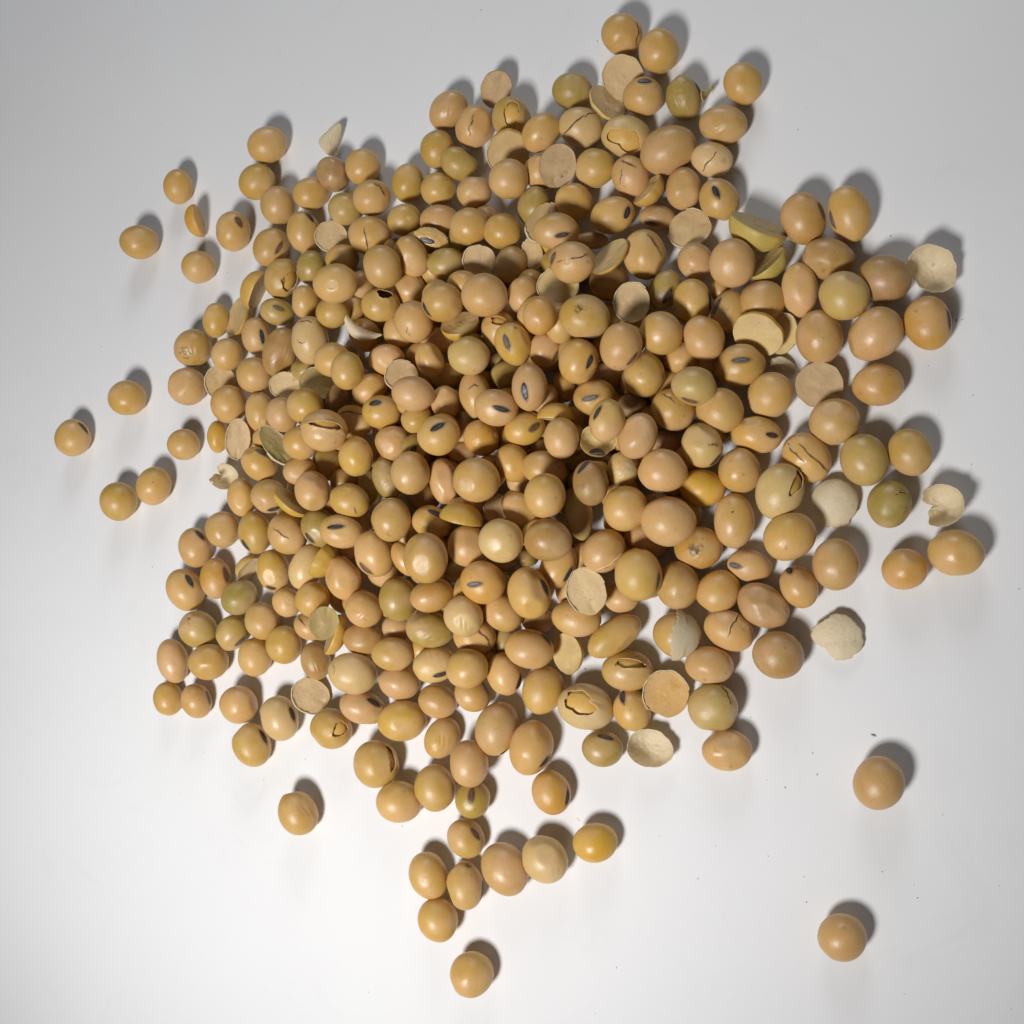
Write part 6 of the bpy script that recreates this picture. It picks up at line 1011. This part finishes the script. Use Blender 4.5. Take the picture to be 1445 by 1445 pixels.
((-16.58, 26.33, 2.93), (0.5451, 0.0709, -0.4302, -0.716), (3.17, 2.87, 2.7), 'o'),
((-34.88, 47.13, 2.67), (-0.2314, -0.6405, 0.4233, -0.5975), (2.88, 2.62, 2.46), 't'),
((36.91, 22.51, 2.6), (-0.2012, 0.5221, -0.5131, -0.6509), (2.81, 2.55, 2.4), 't'),
((25.92, -13.42, 2.81), (0.3846, 0.0965, 0.6153, 0.6813), (3.04, 2.76, 2.59), 'o'),
((-30.33, -15.8, 2.93), (-0.0476, 0.0456, 0.6677, -0.7415), (3.17, 2.87, 2.7), 't'),
((7.0, 1.53, 2.71), (-0.6817, 0.0982, -0.3209, -0.6501), (2.93, 2.66, 2.5), 't'),
((-6.95, 27.97, 2.81), (-0.0647, -0.1268, -0.1041, -0.9843), (3.03, 2.75, 2.59), 'y'),
((27.91, 14.15, 2.72), (0.3839, 0.3328, -0.4682, 0.7229), (2.94, 2.67, 2.51), 't'),
((-18.33, 52.51, 2.96), (0.2595, 0.3112, -0.1736, 0.8976), (3.2, 2.9, 2.73), 'o'),
((15.42, 23.36, 2.63), (-0.2483, -0.4036, 0.4061, -0.7814), (2.84, 2.57, 2.42), 'o'),
((-22.17, 26.23, 2.87), (0.1414, -0.0411, 0.5876, -0.7956), (3.1, 2.81, 2.64), 'y'),
((-31.96, 12.32, 2.86), (0.5491, -0.2234, -0.4795, 0.647), (3.08, 2.8, 2.63), 't'),
((-16.55, -24.8, 2.63), (-0.3847, -0.2361, 0.4798, -0.7523), (2.84, 2.58, 2.42), 't'),
((14.25, 35.15, 3.04), (0.1881, -0.4073, -0.159, 0.8795), (3.29, 2.98, 2.8), 't'),
((37.44, 27.17, 2.64), (-0.356, 0.3444, 0.3441, -0.7977), (2.85, 2.58, 2.43), 'y'),
((32.37, -2.49, 2.91), (-0.369, -0.4632, 0.4801, -0.6471), (3.14, 2.85, 2.68), 'o'),
((0.02, 19.96, 2.61), (-0.6239, -0.2988, 0.0204, 0.7219), (2.82, 2.56, 2.41), 'p'),
((-52.66, 17.01, 2.81), (-0.3392, 0.0499, 0.5727, -0.7446), (3.03, 2.75, 2.58), 't'),
((-36.07, -6.06, 2.71), (0.0146, -0.7012, -0.4853, -0.5222), (2.93, 2.66, 2.49), 'o'),
((-10.13, 20.13, 2.98), (-0.1302, -0.3743, -0.1772, 0.9009), (3.22, 2.92, 2.74), 'p'),
((-17.97, 30.84, 2.68), (0.4739, 0.014, -0.5076, -0.7194), (2.89, 2.62, 2.46), 't'),
((-29.65, 36.0, 3.36), (0.0855, -0.565, -0.4786, 0.6667), (3.63, 3.3, 3.09), 't'),
((5.12, 41.32, 2.92), (-0.3784, -0.4843, -0.4311, 0.6606), (3.16, 2.87, 2.69), 't'),
((1.62, 1.07, 2.65), (-0.0533, 0.6817, 0.0241, -0.7293), (2.86, 2.59, 2.44), 'b'),
((-17.18, 35.09, 2.63), (0.3271, -0.4033, 0.3116, 0.7958), (2.84, 2.58, 2.42), 't'),
((9.64, 5.57, 2.94), (0.1172, -0.0189, 0.4401, 0.8901), (3.18, 2.88, 2.71), 'o'),
((-23.03, -16.23, 2.88), (-0.1829, -0.1944, -0.5841, 0.7665), (3.11, 2.82, 2.65), 't'),
((-25.0, 16.55, 2.62), (-0.6079, -0.324, 0.3081, -0.6562), (2.83, 2.57, 2.41), 't'),
((-26.3, -5.2, 2.71), (-0.0911, -0.1177, 0.1263, -0.9808), (2.93, 2.65, 2.49), 'b'),
((33.38, 6.89, 2.65), (0.1017, 0.4893, -0.3429, 0.7954), (2.86, 2.6, 2.44), 'p'),
((-6.7, 47.6, 2.8), (-0.3118, 0.593, 0.2607, -0.6951), (3.02, 2.74, 2.57), 'p'),
((5.3, -24.38, 2.66), (0.574, -0.2216, 0.3162, -0.7221), (2.88, 2.61, 2.45), 'b'),
((-34.35, -11.09, 2.69), (-0.014, 0.1619, 0.5414, 0.8249), (2.91, 2.64, 2.48), 't'),
((24.88, 20.73, 3.19), (-0.5923, -0.1601, -0.4533, 0.6465), (3.45, 3.13, 2.93), 't'),
((-3.66, 35.55, 2.69), (-0.1694, 0.5355, 0.3292, -0.7591), (2.91, 2.64, 2.48), 't'),
((25.0, 35.4, 2.76), (0.502, 0.1004, -0.0984, -0.8534), (2.98, 2.71, 2.54), 't'),
((-23.51, 52.26, 2.69), (0.3871, 0.4905, -0.1781, 0.7602), (2.91, 2.64, 2.48), 't'),
((-4.23, 55.62, 2.71), (0.0508, -0.4777, -0.4948, 0.7242), (2.93, 2.66, 2.5), 'y'),
((-13.08, -6.39, 6.91), (0.3538, 0.0035, -0.6505, -0.6721), (2.93, 2.65, 2.49), 't'),
((8.65, -5.66, 8.48), (-0.0206, -0.0205, 0.0252, 0.9993), (3.05, 2.77, 2.6), 't'),
((18.39, 4.14, 7.51), (-0.5475, -0.2544, 0.0966, 0.7913), (3.11, 2.82, 2.65), 't'),
((24.71, 26.57, 7.87), (-0.1935, 0.1917, -0.0518, -0.9608), (3.07, 2.78, 2.61), 'o'),
((13.58, 42.57, 8.27), (0.2691, 0.1123, 0.0249, 0.9562), (3.06, 2.78, 2.61), 't'),
((-24.56, 49.29, 6.56), (-0.2396, -0.184, -0.0396, -0.9524), (2.97, 2.69, 2.53), 't'),
((-16.72, 6.98, 7.19), (-0.2488, 0.1031, -0.472, -0.8394), (3.16, 2.87, 2.7), 'o'),
((14.36, 26.01, 6.73), (-0.1994, -0.5412, -0.1171, 0.8085), (3.21, 2.91, 2.73), 'o'),
((-16.64, 20.25, 8.36), (-0.1035, 0.5698, -0.5028, -0.6417), (2.85, 2.59, 2.43), 't'),
((-6.42, -0.39, 7.87), (-0.462, 0.3872, 0.4769, 0.6397), (2.83, 2.57, 2.41), 't'),
((-6.06, 40.92, 8.12), (0.176, -0.0106, -0.6519, 0.7375), (3.15, 2.86, 2.68), 't'),
((17.36, 31.59, 7.58), (0.2228, 0.479, -0.3288, -0.7828), (3.21, 2.92, 2.74), 't'),
((-4.12, -14.55, 7.77), (-0.36, 0.3799, 0.1247, 0.8429), (3.53, 3.2, 3.0), 't'),
((24.72, 10.32, 6.5), (0.1771, -0.1081, 0.1906, -0.9595), (3.34, 3.03, 2.85), 't'),
((14.22, 11.27, 6.73), (0.3668, -0.233, -0.4359, 0.7881), (2.88, 2.61, 2.45), 'b'),
((-4.35, 29.02, 7.36), (0.4159, 0.4884, -0.2752, -0.7161), (2.88, 2.61, 2.45), 'o'),
((-10.01, 14.18, 8.23), (0.408, 0.4275, -0.2678, 0.761), (3.39, 3.08, 2.89), 'y'),
((-1.98, 37.66, 7.69), (-0.2618, -0.4256, 0.0261, 0.8658), (2.98, 2.71, 2.54), 'b'),
((-12.58, -10.88, 8.39), (-0.48, 0.4776, -0.3323, -0.6566), (3.51, 3.18, 2.99), 'b'),
((10.4, 0.65, 7.52), (-0.5661, 0.1919, 0.1459, 0.7883), (3.05, 2.77, 2.6), 'p'),
((-34.96, 47.04, 7.34), (0.5187, -0.452, 0.0891, 0.7202), (3.01, 2.73, 2.56), 'o'),
((9.03, 18.44, 7.14), (0.5802, 0.3, -0.5296, -0.5411), (2.94, 2.67, 2.5), 'b'),
((-1.05, 6.26, 7.32), (-0.4132, -0.3117, -0.1131, -0.8481), (3.06, 2.78, 2.61), 't'),
((-11.96, 40.13, 7.25), (0.5105, 0.2731, 0.3387, -0.7417), (3.16, 2.87, 2.7), 't'),
((1.84, 18.07, 7.26), (0.3018, 0.151, -0.0736, -0.9384), (3.07, 2.78, 2.61), 'p'),
((-34.61, 16.97, 9.54), (-0.0735, 0.2105, -0.4056, 0.8865), (3.06, 2.78, 2.61), 't'),
((8.92, 32.81, 9.39), (-0.4268, 0.2019, 0.4201, 0.775), (3.73, 3.38, 3.17), 'y'),
((-20.23, 0.09, 8.09), (0.1285, -0.2089, -0.3557, -0.9019), (3.01, 2.74, 2.57), 't')
]
for i, (k, pos, q, semi, code, feats, extra, label, group) in enumerate(DATA):
    if k == 'B': build_bean(pos, q, semi, code, feats, extra, label, group, 100 + i)
    elif k == 'H': build_half(pos, q, semi, code, feats, extra, label, group, 100 + i)
    else: build_husk(pos, q, semi, extra, feats, code, label, group, 100 + i)

# beans buried under the others, of which only slivers show
def buried():
    v, f = ico(4); VV = []; FF = []; CC = []; n = 0
    for i, (pos, q, semi, code) in enumerate(FILL):
        rnd = random.Random(9000 + i); sk = Skin(semi, rnd, []); c = tint(code, rnd)
        R = np.array(Quaternion(q).to_matrix()); P = sk.at(v) @ R.T + np.array(pos)
        VV.append(P); FF.append(f + n); n += len(v); CC.append(np.tile(np.array([*c, 1.0]), (len(v), 1)))
    me = mesh('buried_soybeans', np.concatenate(VV), np.concatenate(FF), [])
    at = me.attributes.new('seed_colour', 'FLOAT_COLOR', 'POINT'); at.data.foreach_set('color', np.concatenate(CC).ravel().astype(np.float32))
    m = M_COAT.copy(); m.name = 'buried_coat'; nt = m.node_tree
    a = N(nt, 'ShaderNodeAttribute', attribute_name='seed_colour')
    for l in list(nt.links):
        if l.from_socket.name == 'Color' and l.from_node.type == 'OBJECT_INFO':
            t = l.to_socket; nt.links.remove(l); nt.links.new(a.outputs['Color'], t)
    me.materials.append(m)
    o = link('buried_soybeans', me); o['kind'] = 'stuff'; o['label'] = 'soybeans buried in the heap, showing only slivers between the others'
buried()

# ------------------------------------------------------------------ crumbs and specks of dust on the sheet
def specks():
    rnd = random.Random(3); V = []; F = []
    spots = [(66.39, 41.21, 0.15), (75.22, 25.92, 0.14), (76.02, 25.93, 0.1), (60.05, -37.64, 0.21), (50.96, -40.74, 0.11), (46.57, -46.12, 0.1), (51.47, -43.94, 0.1), (49.41, -22.9, 0.08), (76.81, 13.77, 0.09), (71.87, 11.13, 0.075), (81.23, -15.92, 0.1), (58.31, -24.25, 0.1), (-83.51, -7.21, 0.16), (-6.65, 100.82, 0.125), (17.37, 87.89, 0.125), (13.74, -28.04, 0.15), (-43.19, -45.52, 0.125), (-21.7, -56.58, 0.1), (18.6, -76.18, 0.1), (14.85, -83.78, 0.075), (12.33, -53.38, 0.09), (12.08, -53.05, 0.075), (49.12, -63.08, 0.1), (43.59, -56.72, 0.09), (35.41, -55.83, 0.075), (60.29, -57.66, 0.1), (65.03, -60.98, 0.1), (43.78, -45.07, 0.075), (20.9, -45.85, 0.06), (-87.37, 94.41, 0.075), (-73.11, -53.63, 0.075), (-52.79, -49.96, 0.08), (-114.41, -18.91, 0.075), (-103.2, -75.66, 0.07), (69.06, -48.9, 0.08), (76.0, -58.3, 0.07), (52.72, 62.47, 0.125), (-129.54, 59.28, 0.06), (-28.2, -85.96, 0.075), (32.42, -61.08, 0.1), (26.16, -54.95, 0.075), (75.99, 3.14, 0.1), (-9.15, -10.89, 0.086), (-6.51, -1.42, 0.069), (-71.54, 1.06, 0.071), (54.26, 66.01, 0.055), (-92.89, -60.71, 0.075), (-103.65, -96.24, 0.088), (28.33, -21.37, 0.048), (-120.24, -0.31, 0.043), (-73.3, 60.63, 0.042), (-6.93, 11.19, 0.082), (4.01, -25.49, 0.065), (30.4, 5.34, 0.054), (76.49, -74.9, 0.082), (38.8, 29.28, 0.051), (-48.66, 95.06, 0.078), (-19.18, -62.3, 0.059), (72.57, -55.12, 0.04), (-61.08, -77.55, 0.063), (79.51, 11.03, 0.044), (23.61, -48.08, 0.053), (-101.78, 43.67, 0.088), (48.37, 62.99, 0.052), (-102.5, 110.61, 0.08), (-72.83, -8.85, 0.062), (-67.54, -43.87, 0.047), (28.43, 67.63, 0.061), (-66.79, 53.29, 0.089), (54.45, 29.11, 0.084), (-65.99, 25.78, 0.083), (28.15, 70.8, 0.089), (-66.82, 55.88, 0.079), (-37.21, 43.24, 0.044), (-96.61, -13.22, 0.052), (19.8, 21.45, 0.063), (75.83, -1.98, 0.069), (65.09, 48.11, 0.048), (66.11, -51.43, 0.052), (-67.68, -45.36, 0.087), (-63.87, -85.24, 0.084), (20.07, 12.47, 0.045), (-104.87, -92.53, 0.052), (38.55, 39.68, 0.081), (19.12, 35.91, 0.049), (42.29, 73.5, 0.051), (11.21, -60.84, 0.071), (-44.63, -77.14, 0.05), (-125.52, 62.31, 0.062), (-113.18, 83.48, 0.058), (14.88, 67.62, 0.058), (62.51, -74.67, 0.073), (34.73, -16.31, 0.047), (-125.22, 127.4, 0.086), (34.66, -75.6, 0.041), (25.73, 1.34, 0.077), (-35.66, -90.48, 0.044), (8.96, -41.94, 0.085), (41.59, -35.48, 0.08), (70.8, 19.16, 0.074), (64.66, -59.13, 0.061), (48.91, -59.4, 0.069)]
    for x, y, s in spots:
        n = 7; o = len(V); a0 = rnd.uniform(0, 6)
        rs = [s * rnd.uniform(.5, 1.2) for _ in range(n)]
        st = rnd.uniform(1, 2.2); ca, sa = math.cos(a0), math.sin(a0)
        for h, k in ((0.01, 1), (s * .5, .6)):
            for j in range(n):
                ph = 2 * math.pi * j / n; px, py = rs[j] * k * math.cos(ph) * st, rs[j] * k * math.sin(ph)
                V.append((x + px * ca - py * sa, y + px * sa + py * ca, h))
        F.append(tuple(o + n + j for j in range(n)))
        F += [(o + j, o + (j + 1) % n, o + n + (j + 1) % n, o + n + j) for j in range(n)]
    o = link('dust_specks', mesh('dust_specks', V, F, [plain('dust', (0.16, 0.14, 0.12), (0.45, 0.38, 0.28), 2000, 0.8)], smooth=False))
    o['kind'] = 'stuff'; o['label'] = 'fine dark dust specks and crumbs scattered on the white sheet'
specks()
